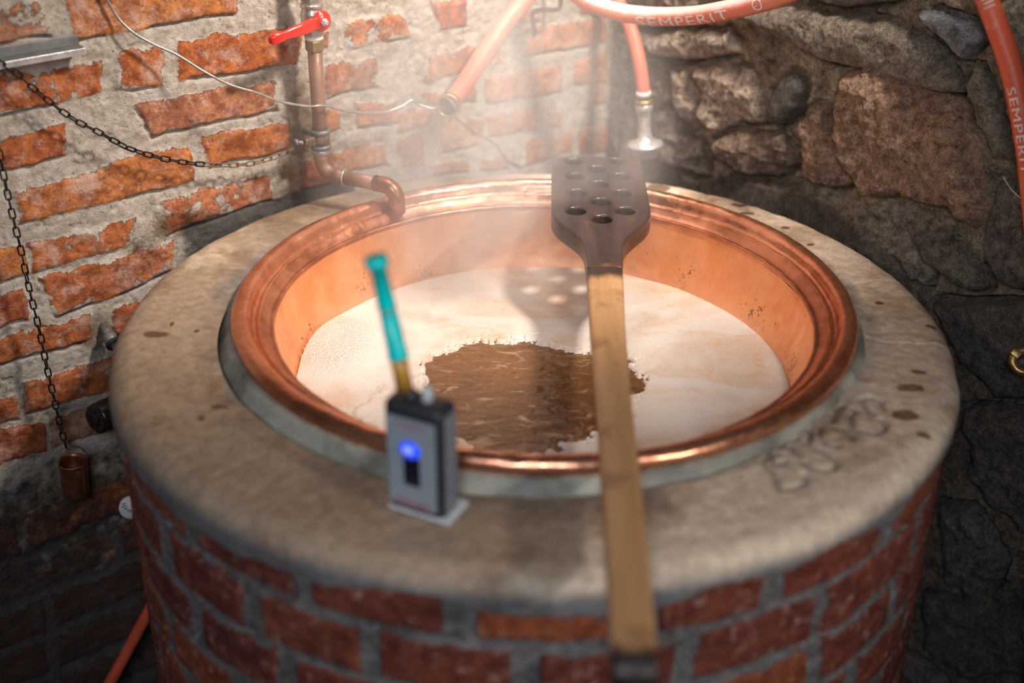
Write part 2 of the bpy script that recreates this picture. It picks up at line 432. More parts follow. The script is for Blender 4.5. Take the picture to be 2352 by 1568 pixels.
# ================================================================== BRICK WALL (left)
WQ = [
 [(-100,20),(98,-10),(120,80),(-100,112)], [(138,-15),(545,-70),(540,30),(170,97)],
 [(-90,180),(232,140),(240,213),(-90,285)], [(268,118),(372,105),(380,190),(272,208)],
 [(405,95),(690,55),(683,146),(412,185)], [(787,45),(925,26),(944,85),(792,116)],
 [(738,85),(760,75),(758,112),(742,116)], [(992,3),(1065,-6),(1070,55),(1007,72)],
 [(990,128),(1148,85),(1155,147),(970,190)], [(1232,62),(1392,38),(1392,94),(1197,127)],
 [(1190,22),(1238,15),(1242,46),(1190,50)], [(1330,10),(1400,0),(1400,26),(1332,34)],
 [(1102,180),(1290,147),(1288,215),(1118,240)], [(1313,142),(1395,118),(1397,190),(1315,198)],
 [(745,148),(868,130),(875,195),(750,222)], [(962,215),(1085,198),(1088,234),(972,242)],
 [(816,237),(912,228),(915,282),(824,294)], [(915,258),(990,247),(988,292),(915,302)],
 [(1013,276),(1110,270),(1100,332),(1010,351)], [(1112,265),(1234,242),(1234,302),(1112,317)],
 [(1350,200),(1390,194),(1390,236),(1352,241)], [(1255,258),(1288,254),(1288,293),(1257,297)],
 [(1215,325),(1312,302),(1310,350),(1192,386)], [(1330,300),(1390,290),(1392,345),(1330,355)],
 [(913,320),(973,308),(975,373),(915,386)], [(760,350),(887,325),(892,380),(770,403)],
 [(988,375),(1078,368),(1078,395),(985,401)], [(1108,362),(1166,355),(1176,388),(1105,390)],
 [(750,250),(785,247),(785,291),(752,301)], [(688,366),(765,350),(768,418),(690,434)],
 [(303,240),(640,182),(642,249),(349,313)], [(-60,330),(158,278),(150,357),(-60,406)],
 [(34,440),(200,398),(330,350),(400,340),(440,345),(448,375),(443,416),(330,446),(45,512)],
 [(465,312),(664,278),(668,345),(482,386)], [(370,460),(622,400),(628,455),(380,541)],
 [(-40,575),(54,563),(64,632),(-40,665)], [(64,560),(305,503),(298,562),(72,632)],
 [(88,640),(400,552),(400,622),(137,727)], [(-60,690),(55,668),(62,737),(-60,762)],
 [(-60,790),(207,722),(211,777),(-60,852)], [(258,705),(330,690),(330,772),(268,772)],
 [(48,877),(255,815),(262,893),(60,945)], [(-60,935),(36,905),(46,960),(-60,985)],
 [(-60,1000),(100,963),(106,1035),(-60,1082)], [(112,960),(262,918),(265,985),(116,1030)],
]
def build_brick_wall():
    us = np.arange(-1.05, UCORNER + .03, .0022)
    zs = np.concatenate([np.arange(-.92, -.42, .006), np.arange(-.42, .46, .0022), np.arange(.46, 1.25, .012)])
    U, Z = np.meshgrid(us, zs, indexing='ij')
    wu = U + (fbm(U * 22, Z * 22, 3, 3) - .5) * .016; wz = Z + (fbm(U * 22, Z * 22, 9, 3) - .5) * .012
    sdf = np.full(U.shape, -.05); bid = np.zeros(U.shape)
    polys = []
    for k, q in enumerate(WQ):
        P = []
        for (x, y) in q:
            X = onb(x, y); P.append((float((X - BP) @ BD), float(X[2])))
        polys.append((P, _h(np.array([k * 3.0]), np.array([5.0]), 8)[0]))
    meas = [p for p, _ in polys]
    row = 0; z0 = -.90
    rr = random.Random(11)
    while z0 < 1.2:
        u0 = -1.2 + (row % 2) * .13
        while u0 < UCORNER:
            w = rr.choice([.24, .25, .12]); h = .066
            cs = [(u0, z0), (u0 + w, z0 + rr.uniform(-.003, .003)), (u0 + w, z0 + h), (u0, z0 + h)]
            tx = np.array([[u0 + w * a, z0 + h * b] for a in (0, .25, .5, .75, 1) for b in (0, .5, 1)])
            far = all(poly_sdf(tx[:, 0], tx[:, 1], m).max() < -.012 for m in meas)
            inside_frame_gap = (-.50 < u0 + w / 2 < .64) and z0 > -.06 and z0 + h < .36
            if far and not inside_frame_gap: polys.append((cs[::-1], rr.random()))
            u0 += w + .016
        z0 += .084; row += 1
    for P, b in polys:
        a = np.array(P); m = .03
        iu = np.where((us > a[:, 0].min() - m) & (us < a[:, 0].max() + m))[0]
        iz = np.where((zs > a[:, 1].min() - m) & (zs < a[:, 1].max() + m))[0]
        if len(iu) == 0 or len(iz) == 0: continue
        sl = np.s_[iu[0]:iu[-1] + 1, iz[0]:iz[-1] + 1]
        d = poly_sdf(wu[sl], wz[sl], P)
        up_ = d > sdf[sl]
        sdf[sl] = np.where(up_, d, sdf[sl]); bid[sl] = np.where(up_, b, bid[sl])
    h = sst(-.003, .006, sdf) * .0035 + (fbm(U * 60, Z * 60, 21, 4) - .5) * .004 + (fbm(U * 9, Z * 9, 31, 3) - .5) * .010
    # open crack beneath the bricks: where the brick lies just above
    sh = np.zeros(U.shape); k = 3
    sh[:, :-k] = sdf[:, k:]
    crack = np.exp(-((sdf + .0015) / .0022) ** 2) * sst(.001, .006, sh - sdf) * sst(.35, .6, fbm(U * 14, Z * 14, 44, 3))
    h -= crack * .009
    h -= sst(.62, .8, fbm(U * 90, Z * 90, 77, 2)) * .002 * (sdf < 0)
    # stains, and darker brown patches low at left and along the corner
    def pb(x, y):
        X = onb(x, y); return float((X - BP) @ BD), float(X[2])
    stain_and_dark_patch = np.zeros(U.shape)
    for (x, y, ru, rz, a) in [(690, 290, .035, .10, .95), (665, 400, .05, .05, .8), (590, 420, .06, .035, .7), (700, 430, .09, .03, .9),
                              (420, 510, .10, .03, .75), (640, 100, .03, .1, .35), (320, 560, .10, .035, .5), (230, 760, .06, .06, .7),
                              (60, 950, .20, .10, .55), (170, 1150, .25, .14, .7), (100, 700, .10, .06, .3), (1400, 100, .02, .2, .6), (1400, 330, .022, .1, .7)]:
        u, z = pb(x, y); stain_and_dark_patch = np.maximum(stain_and_dark_patch, a * np.exp(-((U - u) / ru) ** 2 - ((Z - z) / rz) ** 2))
    zc = -.012 + 0 * U
    soot_and_shade = np.exp(-(np.clip(Z + .009 + (fbm(U * 20, Z * 20, 45, 3) - .5) * .012, 0, 1) / .009) ** 2) * sst(-.27, -.19, U) * sst(.12, .03, U) * 1.15
    soot_and_shade = np.maximum(soot_and_shade, .55 * np.exp(-((U + .17) / .05) ** 2 - ((Z - .05) / .012) ** 2))
    soot_and_shade = np.maximum(soot_and_shade, sst(-.08, -.70, Z + (fbm(U * 6, Z * 6, 88, 4) - .5) * .25) * 1.0)  # shade of the lower wall painted into its colour
    co = BP[None, None, :] + U[..., None] * BD + Z[..., None] * np.array([0, 0, 1.0]) + h[..., None] * BN
    o = grid_mesh('wall_left', co, M_WALL, None, attrs={'sdf': sdf, 'bid': bid, 'stain_and_dark_patch': stain_and_dark_patch, 'soot_and_shade': soot_and_shade}, flip=True)
    tagp(o, 'old orange brick wall with lime render left on its face', kind='structure')
build_brick_wall()

# ================================================================== STONE WALL (right)
ST = [  # polygon, colour, height, roughness
 ([(1700,20),(1850,15),(2000,30),(2100,75),(2180,130),(2215,190),(2210,225),(2180,226),(2040,180),(1900,132),(1760,80)], (.26,.215,.165), .030, .5),
 ([(2110,28),(2170,18),(2240,48),(2262,90),(2240,125),(2232,148),(2190,112),(2130,64)], (.22,.23,.24), .026, .25),
 ([(1806,170),(1832,160),(1862,172),(1868,205),(1848,250),(1812,286),(1775,288),(1778,240),(1790,200)], (.12,.105,.09), .030, .05),
 ([(1925,165),(1990,150),(2080,175),(2160,212),(2230,272),(2268,350),(2285,420),(2268,500),(2238,528),(2180,492),(2100,468),(2050,455),(1985,440),(1950,390),(1935,300),(1918,225)], (.38,.235,.155), .040, 1),
 ([(1600,160),(1660,135),(1740,160),(1772,215),(1765,280),(1725,285),(1650,312),(1612,262)], (.42,.33,.26), .022, .9),
 ([(1640,312),(1725,292),(1800,305),(1835,375),(1780,405),(1700,390),(1655,360)], (.26,.185,.135), .020, .9),
 ([(1880,235),(1908,245),(1922,300),(1938,380),(1965,430),(1900,440),(1835,405),(1845,340),(1815,300),(1850,270)], (.32,.20,.14), .018, 1),
 ([(2108,532),(2180,520),(2235,555),(2280,625),(2284,655),(2262,668),(2200,645),(2135,600)], (.16,.135,.105), .030, .15),
 ([(2300,420),(2400,380),(2420,660),(2352,662),(2305,645),(2268,575),(2272,500)], (.15,.125,.10), .030, .2),
 ([(2248,150),(2275,150),(2300,235),(2330,340),(2330,368),(2285,372),(2245,290),(2225,200)], (.20,.175,.13), .020, .5),
 ([(1460,70),(1560,62),(1690,70),(1712,118),(1640,132),(1590,150),(1500,130),(1465,110)], (.46,.38,.31), .020, .8),
 ([(1540,160),(1590,160),(1605,240),(1600,300),(1560,280),(1545,220)], (.40,.30,.23), .016, .9),
 ([(1500,250),(1540,240),(1560,300),(1620,330),(1640,400),(1560,395),(1510,380)], (.22,.165,.13), .018, .7),
 ([(1420,60),(1450,70),(1455,200),(1450,380),(1425,390),(1415,200)], (.20,.15,.12), .004, .8),
 ([(2150,690),(2230,680),(2300,690),(2420,680),(2420,900),(2300,910),(2240,850),(2190,780)], (.11,.095,.08), .028, .4),
 ([(2225,930),(2300,925),(2420,930),(2420,1230),(2352,1225),(2260,1150),(2215,1080)], (.12,.095,.075), .030, .8),
 ([(2160,1150),(2240,1150),(2310,1240),(2312,1330),(2250,1370),(2180,1330)], (.12,.11,.10), .030, .6),
 ([(2120,1350),(2200,1370),(2300,1390),(2420,1380),(2420,1560),(2240,1560),(2120,1480)], (.09,.08,.07), .02, .6),
 ([(2060,480),(2110,500),(2110,560),(2150,620),(2130,660),(2080,640),(2040,570)], (.30,.235,.18), .016, 1),
 ([(2275,0),(2420,-40),(2420,140),(2330,150),(2290,70)], (.36,.30,.22), .012, .9),
 ([(1860,-60),(2080,-60),(2090,10),(1990,22),(1870,10)], (.22,.18,.14), .02, .6),
 ([(1440,-80),(1640,-80),(1840,-70),(1845,5),(1690,10),(1560,55),(1450,55)], (.34,.28,.22), .018, .8),
]
BANDP = [(1540,400),(1650,392),(1700,385),(1760,410),(1850,430),(1905,470),(1990,520),(2010,580),(2080,650),(2140,740),(2210,840),(2240,960),(2200,1120),(2000,900),(1800,600)]
def build_stone_wall():
    vs = np.arange(-.01, 1.35, .0024)
    zs = np.concatenate([np.arange(-.92, -.62, .007), np.arange(-.62, .46, .0024), np.arange(.46, 1.25, .012)])
    V, Z = np.meshgrid(vs, zs, indexing='ij')
    wv = V + (fbm(V * 16, Z * 16, 103, 4) - .5) * .030; wz = Z + (fbm(V * 16, Z * 16, 109, 4) - .5) * .030
    def pp(q): 
        out = []
        for (x, y) in q:
            X = ons(x, y); out.append((float((X - CP) @ CD), float(X[2])))
        return out
    stones = [(pp(a), b, c, d) for a, b, c, d in ST]
    rr = random.Random(5)
    # further rubble outside the measured stones
    meas = [s[0] for s in stones]
    for i in range(14):
        for j in range(16):
            cv = i * .115 + rr.uniform(-.02, .02) + (j % 2) * .05; cz = -.9 + j * .135 + rr.uniform(-.02, .02)
            if ((not any(poly_sdf(np.array([cv]), np.array([cz]), m)[0] > -.045 for m in meas)) and (cz > .42 or cz < -.25 or cv > .9)):
                n = 9; a = rr.uniform(.035, .06); b = rr.uniform(.03, .05)
                g = rr.uniform(.7, 1.2)
                stones.append(([(cv + a * math.cos(2 * PI * k / n) * rr.uniform(.8, 1.15), cz + b * math.sin(2 * PI * k / n) * rr.uniform(.8, 1.15)) for k in range(n)],
                               (.15 * g, .12 * g, .095 * g), .02, .7))
    sdf = np.full(V.shape, -.05); hs = np.zeros(V.shape); rg = np.ones(V.shape)
    rr2 = ridge(V * 9, Z * 9, 60, 5, .6); n1 = fbm(V * 30, Z * 30, 61, 5, .6)
    mc = np.array([.40, .31, .215])[None, None] * (0.45 + .95 * fbm(V * 11, Z * 11, 62, 5)[..., None])
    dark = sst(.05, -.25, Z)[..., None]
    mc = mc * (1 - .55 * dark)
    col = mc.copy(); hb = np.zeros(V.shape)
    for k, (P, c, H, R) in enumerate(stones):
        a = np.array(P); m = .035
        iu = np.where((vs > a[:, 0].min() - m) & (vs < a[:, 0].max() + m))[0]
        iz = np.where((zs > a[:, 1].min() - m) & (zs < a[:, 1].max() + m))[0]
        if len(iu) < 2 or len(iz) < 2: continue
        sl = np.s_[iu[0]:iu[-1] + 1, iz[0]:iz[-1] + 1]
        w = .35 + .65 * R
        d = poly_sdf(V[sl] * (1 - w) + wv[sl] * w, Z[sl] * (1 - w) + wz[sl] * w, P)
        u_ = d > sdf[sl]
        sdf[sl] = np.where(u_, d, sdf[sl]); rg[sl] = np.where(u_, R, rg[sl])
        cm = sst(-.001, .003, d)[..., None] * u_[..., None]
        lam = .75 + .5 * fbm(V[sl] * 18, Z[sl] * 55 + V[sl] * 30, 70 + k, 4)[..., None]
        col[sl] = col[sl] * (1 - cm) + np.array(c)[None, None] * 1.3 * lam * cm
        hb[sl] = np.where(u_, H * (1 - np.exp(-np.clip(d, 0, 1) / (.005 + .010 * R))), hb[sl])
    crack = np.exp(-((sdf + .001) / .004) ** 2) * sst(.3, .55, fbm(V * 8, Z * 8, 90, 3))
    rough = (sdf <= 0) * .9 + (sdf > 0) * rg
    h = hb + rough * ((rr2 - .62) * .046 + (n1 - .5) * .022) - crack * .026
    band = poly_sdf(wv, wz, pp(BANDP)); bs = sst(-.004, .01, band)
    h = h * (1 - bs) + bs * (.012 + (fbm(V * 10, Z * 10, 95, 3) - .5) * .014)
    col = col * (1 - bs[..., None]) + bs[..., None] * np.array([.15, .115, .085]) * (.8 + .4 * n1[..., None])
    h = h * sst(-.01, .03, V) - .0
    co = CP[None, None, :] + V[..., None] * CD + Z[..., None] * np.array([0, 0, 1.0]) + h[..., None] * CN
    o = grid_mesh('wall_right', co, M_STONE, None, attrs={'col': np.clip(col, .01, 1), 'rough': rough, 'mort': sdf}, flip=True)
    tagp(o, 'rough rubble stone wall of grey and rust brown rocks', kind='structure')
build_stone_wall()

bm = bmesh.new(); bmesh.ops.create_grid(bm, x_segments=2, y_segments=2, size=3.0, matrix=Matrix.Translation((0, -1.2, -.9)))
fl = bm_obj('floor', bm, simple('dark_cellar_floor', (.05, .042, .036), .7, 0, .3, 12, .003))
tagp(fl, 'dark stone cellar floor', kind='structure')

# ================================================================== MASONRY RING
ring = empty('masonry_kettle_base', (SC[0], SC[1], -.9), 'round red brick kettle base with a worn beige cement top', 'kettle base')
def build_ring():
    # cement top
    nt = 1500
    th = np.linspace(0, 2 * PI, nt, endpoint=False)
    top = [(r, 0) for r in np.linspace(.418, .528, 52)]
    T = np.repeat(th[:, None], 1, 1)
    prof = []
    for r in np.linspace(.418, .526, 54): prof.append((r, -.014))
    for a in np.linspace(0, 1, 16)[1:]:
        an = a * PI / 2; prof.append((.526 + .031 * math.sin(an), -.014 - .030 * (1 - math.cos(an))))
    for k in np.linspace(0, 1, 10)[1:]: prof.append((.557, -.044 - .030 * k))
    prof = np.array(prof)
    R = np.repeat(prof[None, :, 0], nt, 0); Z = np.repeat(prof[None, :, 1], nt, 0); TH = np.repeat(th[:, None], len(prof), 1)
    X = R * np.cos(TH); Y = R * np.sin(TH)
    # droop of the lower edge: ragged
    dr = fbm(np.cos(TH) * 5 + 9, np.sin(TH) * 5 + 9, 200, 4)
    hang = np.clip((dr - .32) * 2.6, 0, 1.3)
    low = np.clip((-.044 - Z) / .030, 0, 1)
    Z = np.where(low > 0, -.044 - low * .030 * hang, Z)
    R = np.where(low > .85, R - .012, R)
    X = R * np.cos(TH); Y = R * np.sin(TH)
    WX, WY = X + SC[0], Y + SC[1]
    n = (fbm(WX * 14, WY * 14, 210, 5) - .5) * .006 + (fbm(WX * 55, WY * 55, 215, 4) - .5) * .002
    def gp(pts, z=-.014): return [tuple(onz(x, y, z)[:2]) for x, y in pts]
    # open joints and cracks
    g = np.zeros(R.shape)
    for pts, w, dpt in [([(1960,650),(2010,644),(2078,643)], .0016, .003), ([(1985,770),(2040,784),(2110,788),(2192,790)], .0016, .004),
                 ([(1640,432),(1615,448),(1585,462)], .002, .004), ([(372,610),(430,614),(500,626)], .0015, .003), ([(490,1098),(560,1060),(620,1040)], .0015, .002)]:
        q = gp(pts); d = line_dist(WX + (fbm(WX * 60, WY * 60, 5, 2) - .5) * .006, WY, q); g = np.maximum(g, dpt * np.exp(-(d / w) ** 2))
    S = lambda L: [(1720 + a / 6.03, 880 + b / 6.03) for a, b in L]
    engr = [S([(400,1000),(290,940),(210,1070),(300,1200),(370,1340),(430,1450)]), S([(430,1450),(600,1440),(740,1390),(800,1330),(750,1270)]),
            S([(300,1000),(340,1130),(470,1090)]), S([(430,850),(520,780),(650,745)]), S([(550,850),(630,930),(690,1010)]),
            S([(740,1080),(850,1160),(1000,1200),(1150,1190),(1225,1100),(1160,1020),(1010,930),(900,870),(820,820),(860,700),(850,600)]),
            S([(980,590),(985,710),(1080,830),(1220,860)]), S([(1170,600),(1310,620),(1390,690),(1430,760)]), S([(1170,520),(1190,420),(1230,340),(1300,300)]),
            S([(1440,610),(1590,660),(1740,695),(1860,650),(1895,570),(1840,500),(1740,480)]), S([(1440,350),(1480,380),(1400,450),(1440,610)]),
            S([(1550,220),(1700,195),(1830,250),(1860,340)]), S([(1550,220),(1600,320),(1720,430)])]
    ec = np.zeros(R.shape)
    for pts in engr:
        d = line_dist(WX, WY, gp(pts)); ec = np.maximum(ec, np.exp(-(d / .0045) ** 2))
    g = np.maximum(g, ec * .0045)
    # crumbled zone where the ring meets the kettle (back left and right)
    ang = np.degrees(np.arctan2(WY, WX)); rad = np.hypot(WX, WY)
    def angw(c, w): return np.exp(-(((ang - c + 180) % 360 - 180) / w) ** 2)
    cz = np.maximum.reduce([angw(160, 22) * sst(.475, .44, rad + (fbm(WX * 20, WY * 20, 230, 3) - .5) * .05), angw(12, 20) * sst(.465, .435, rad + (fbm(WX * 20, WY * 20, 233, 3) - .5) * .05),
                            angw(-150, 14) * sst(.46, .44, rad + (fbm(WX * 20, WY * 20, 234, 3) - .5) * .04) * .7,
                            angw(-60, 60) * sst(.450, .44, rad + (fbm(WX * 20, WY * 20, 239, 3) - .5) * .02) * .35])
    n -= cz * (.001 + .007 * fbm(WX * 45, WY * 45, 240, 4))
    nz = np.where(R > .54, .35, 1.0)
    Z = Z + n * nz - g; R2 = R + n * np.where(R > .54, .8, 0)
    X = R2 * np.cos(TH) + SC[0]; Y = R2 * np.sin(TH) + SC[1]
    # colour
    warm_beige = np.array([.75, .585, .43]); brown = np.array([.42, .295, .195]); grey = np.array([.20, .195, .19])  # beige and brown cement tones, browner towards the left
    f = fbm(WX * 4.5, WY * 4.5, 250, 5)
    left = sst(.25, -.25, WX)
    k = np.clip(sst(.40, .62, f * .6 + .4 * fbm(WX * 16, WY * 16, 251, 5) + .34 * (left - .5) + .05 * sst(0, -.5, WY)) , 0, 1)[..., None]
    c = warm_beige * (1 - k) + brown * k
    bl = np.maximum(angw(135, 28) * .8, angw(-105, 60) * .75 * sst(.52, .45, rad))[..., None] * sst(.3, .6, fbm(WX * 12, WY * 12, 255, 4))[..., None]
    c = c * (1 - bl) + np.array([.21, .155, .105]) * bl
    c = c * (1 - cz[..., None] * .85) + np.array([.17, .165, .17]) * (.5 + fbm(WX * 40, WY * 40, 260, 4)[..., None]) * cz[..., None] * .85
    c = c * (1 - .42 * ec[..., None])
    low2 = sst(-.022, -.046, Z + .006 * (fbm(WX * 10, WY * 10, 262, 3) - .5))[..., None]
    c = c * (1 - low2) + np.array([.17, .165, .165]) * low2
    wet = np.zeros(R.shape)
    for (x, y, a, b) in [(1512,432,.020,.012),(1700,470,.014,.004),(1716,490,.012,.004),(1803,523,.008,.003),(1862,561,.006,.003),(1702,498,.008,.003),
                         (2110,853,.010,.004),(2078,955,.016,.008),(2122,998,.009,.004),(2020,695,.006,.003),(2140,748,.009,.003),(2090,893,.016,.006),
                         (358,768,.018,.005),(452,760,.004,.003),(395,745,.003,.004),(462,960,.005,.004),(505,935,.010,.004),(1620,1065,.02,.006),(1120,1105,.04,.008)]:
        p = onz(x, y, -.014); wet = np.maximum(wet, np.exp(-(((WX - p[0]) / a) ** 2 + ((WY - p[1]) / (b * 1.6)) ** 2) * .7))
    co = np.stack([X, Y, Z], -1)
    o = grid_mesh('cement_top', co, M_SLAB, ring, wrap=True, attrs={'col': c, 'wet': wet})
    tagp(o, 'worn beige cement top with scratched in signs')
    # brick drum
    nt = 1400; th = np.linspace(-PI, PI, nt, endpoint=False)
    zs = np.concatenate([np.arange(-.9, -.30, .006), np.arange(-.30, -.028, .0022)])
    TH, Z = np.meshgrid(th, zs, indexing='ij')
    RD = .549; A = TH * RD
    wa = A + (fbm(np.cos(TH) * 9 + 5 + Z * 3, np.sin(TH) * 9 + Z * 12, 303, 3) - .5) * .014; wz = Z + (fbm(A * 12, Z * 20, 309, 3) - .5) * .010
    rows = []
    r1 = [(-150, -136), (-132.9, -118.3), (-115.3, -100), (-96, -83), (-77.2, -64.9), (-62, -45.5), (-42.5, -26), (-23, -8)]
    r2 = [(-158, -143), (-140, -126), (-123, -110), (-107.4, -92.4), (-89.4, -75), (-72.1, -56.6), (-54.2, -35.4), (-32, -16), (-13, 2)]
    def fill(lst, st):
        a = lst[-1][1] + 3; b = lst[0][0] + 360 - 3; n_ = max(1, round((b - a) / 16)); w = (b - a) / n_
        return lst + [(a + i * w, a + (i + 1) * w - 3) for i in range(n_)]
    rows.append((-.040, -.097, fill(r1, 0))); rows.append((-.113, -.172, fill(r2, 0)))
    z0 = -.187; rn = random.Random(3); i = 0
    while z0 > -.88:
        off = (i % 2) * 8 - 4; rows.append((z0, z0 - .060, [(-180 + off + k * 16.36, -180 + off + k * 16.36 + 13.4) for k in range(22)])); z0 -= .0745; i += 1
    sdf = np.full(A.shape, -.04); bid = np.zeros(A.shape)
    P2 = 2 * PI * RD
    for zt, zb, segs in rows:
        iz = np.where((zs > zb - .03) & (zs < zt + .03))[0]
        if len(iz) == 0: continue
        s1 = np.s_[:, iz[0]:iz[-1] + 1]
        for (a, b) in segs:
            ca = math.radians((a + b) / 2) * RD; ha = math.radians((b - a) / 2) * RD; bz = rn.random()
            da = (wa[s1] - ca + P2 / 2) % P2 - P2 / 2
            tilt = rn.uniform(-.004, .004)
            d = np.minimum(ha - np.abs(da), np.minimum(zt + rn.uniform(-.003, .003) - wz[s1], wz[s1] - zb) + da * tilt)
            u_ = d > sdf[s1]; sdf[s1] = np.where(u_, d, sdf[s1]); bid[s1] = np.where(u_, bz, bid[s1])
    hh = sst(-.003, .004, sdf) * .005 + (fbm(A * 50, Z * 50, 321, 4) - .5) * .004
    hh -= sst(.55, .75, fbm(A * 25, Z * 25, 323, 3)) * .010 * (sdf < -.001)
    R = RD - .003 + hh
    stain_and_dark_patch = .25 * fbm(A * 5, Z * 5, 330, 3)
    soot_and_shade = sst(-.5, -.75, Z) * .3  # drum darker towards its foot
    co = np.stack([R * np.cos(TH) + SC[0], R * np.sin(TH) + SC[1], Z], -1)
    o = grid_mesh('brick_drum', co, M_CYL, ring, wrap=True, attrs={'sdf': sdf, 'bid': bid, 'stain_and_dark_patch': stain_and_dark_patch, 'soot_and_shade': soot_and_shade})
    # cement collar sealing the kettle
    nt = 720; th = np.linspace(0, 2 * PI, nt, endpoint=False)
    pr = [(.405, -.020), (.413, -.008), (.420, -.0055), (.4235, -.0065), (.4265, -.010), (.4290, -.0155), (.436, -.023), (.442, -.036)]
    co = np.zeros((nt, len(pr), 3))
    for j, (r, z) in enumerate(pr):
        w = (fbm(np.cos(th) * 9 + j * .1, np.sin(th) * 9, 340, 4) - .5)
        rr_ = r + (w * .008 if j > 2 else w * .002); co[:, j] = np.stack([rr_ * np.cos(th), rr_ * np.sin(th), z + (fbm(np.cos(th) * 20, np.sin(th) * 20 + j * .3, 345, 3) - .5) * .003], -1)
    o = grid_mesh('sealing_collar', co, M_CEM, ring, wrap=True); tagp(o, 'pale grey cement collar round the copper rim')
build_ring()

# ================================================================== COPPER KETTLE
kettle = empty('copper_kettle', (0, 0, -.55), 'round brewing kettle of bright copper set into the masonry', 'kettle')
def ring_part(name, pr, mat, amp=.0015, closed=False, label=None, seed=0, bowl=False):
    nt = 1080; th = np.linspace(0, 2 * PI, nt, endpoint=False)
    pr = np.array(pr); co = np.zeros((nt, len(pr), 3))
    for j, (r, z) in enumerate(pr):
        s = j * .12
        w = (fbm(np.cos(th) * 7 + s, np.sin(th) * 7 + s, 400 + seed, 4) - .5) * amp * 2
        w2 = (fbm(np.cos(th) * 16 - s, np.sin(th) * 16 + s, 410 + seed, 3) - .5) * amp * 1.5
        fl = 0 if (closed and j in (0, len(pr) - 1)) else 1
        rr_ = r + w * (min(1, r / .2)); co[:, j] = np.stack([rr_ * np.cos(th), rr_ * np.sin(th), z + w2], -1)
    o = grid_mesh(name, co, mat, kettle, wrap=True)
    if label: tagp(o, label)
    return o
bead = [(.407 + .0125 * math.cos(a), .0005 + .0125 * math.sin(a)) for a in np.linspace(-PI * .62, PI * .86, 22)]
groove = [(.394, .001), (.3925, -.003), (.390, -.006), (.3875, -.006), (.3855, -.003), (.3835, -.0025), (.382, -.004)]
ring_part('rim_bead', bead + groove, M_RIM, .0013, label='rolled copper rim with a groove inside it', seed=1)
band = [(.382, -.004), (.380, -.007), (.375, -.011), (.3710, -.0148), (.3695, -.0150), (.3675, -.0145), (.3655, -.0152), (.3642, -.0172), (.3645, -.0198), (.3663, -.0225)]
ring_part('rim_ledge', band, M_BAND, .0010, label='brownish copper ledge inside the rim', seed=2)
bowl = [(.3663, -.0225), (.3650, -.030), (.3630, -.045), (.3595, -.062), (.3545, -.080), (.3490, -.098), (.3430, -.115), (.335, -.14), (.32, -.19), (.29, -.28), (.23, -.38), (.14, -.45), (.05, -.48), (.001, -.485)]
b2 = []
for (a, b) in zip(bowl[:-1], bowl[1:]):
    for t in np.linspace(0, 1, 4, endpoint=False): b2.append((a[0] + (b[0] - a[0]) * t, a[1] + (b[1] - a[1]) * t))
b2.append(bowl[-1])
ring_part('bowl', b2, M_BOWL, .0010, seed=3)

# ------------------------------------------------------------------ wort and foam
LZ = -.119
def build_wort():
    t = NT('dark_wort')
    n = t.noise(22, 8, .65, t.mapp((1, 1.9, 1), rot=(0, 0, .25)), .9)
    n2 = t.noise(85, 6, .7, t.mapp((1, 2.2, 1)))
    c = t.mix(t.rng(t.noise(6, 4, .6), .35, .7), (.105, .042, .013), (.19, .085, .028))
    c = t.mix(t.mth('MULTIPLY', t.rng(n, .545, .66), .65), c, (.46, .27, .16))
    c = t.mix(t.mth('MULTIPLY', t.rng(n2, .50, .68), .5), c, (.05, .022, .010))
    t.set(Base_Color=c, Roughness=.16, Specular_IOR_Level=.6, Coat_Weight=.1, Coat_Roughness=.06)
    t.set(Normal=t.bump(t.noise(30, 4, .5, t.mapp((1, 1.8, 1), rot=(0, 0, .3)), .5), .010, .55))
    bm = bmesh.new(); add_lathe(bm, [(0, LZ), (.12, LZ), (.24, LZ), (.343, LZ), (.331, LZ - .03), (.0, LZ - .035)], 96)
    o = bm_obj('brewing_wort', bm, t.m)
    tagp(o, 'dark brown boiling wort showing through a gap in the foam', 'wort', kind='stuff')
build_wort()
HOLE = [(985,832),(998,812),(1030,806),(1060,794),(1100,784),(1180,778),(1250,786),(1290,800),(1350,808),(1400,812),(1442,822),(1452,848),(1470,872),(1465,892),(1440,912),(1425,950),(1400,975),(1360,990),(1300,1008),(1250,1030),(1190,1036),(1130,1028),(1080,1015),(1000,960),(985,880)]
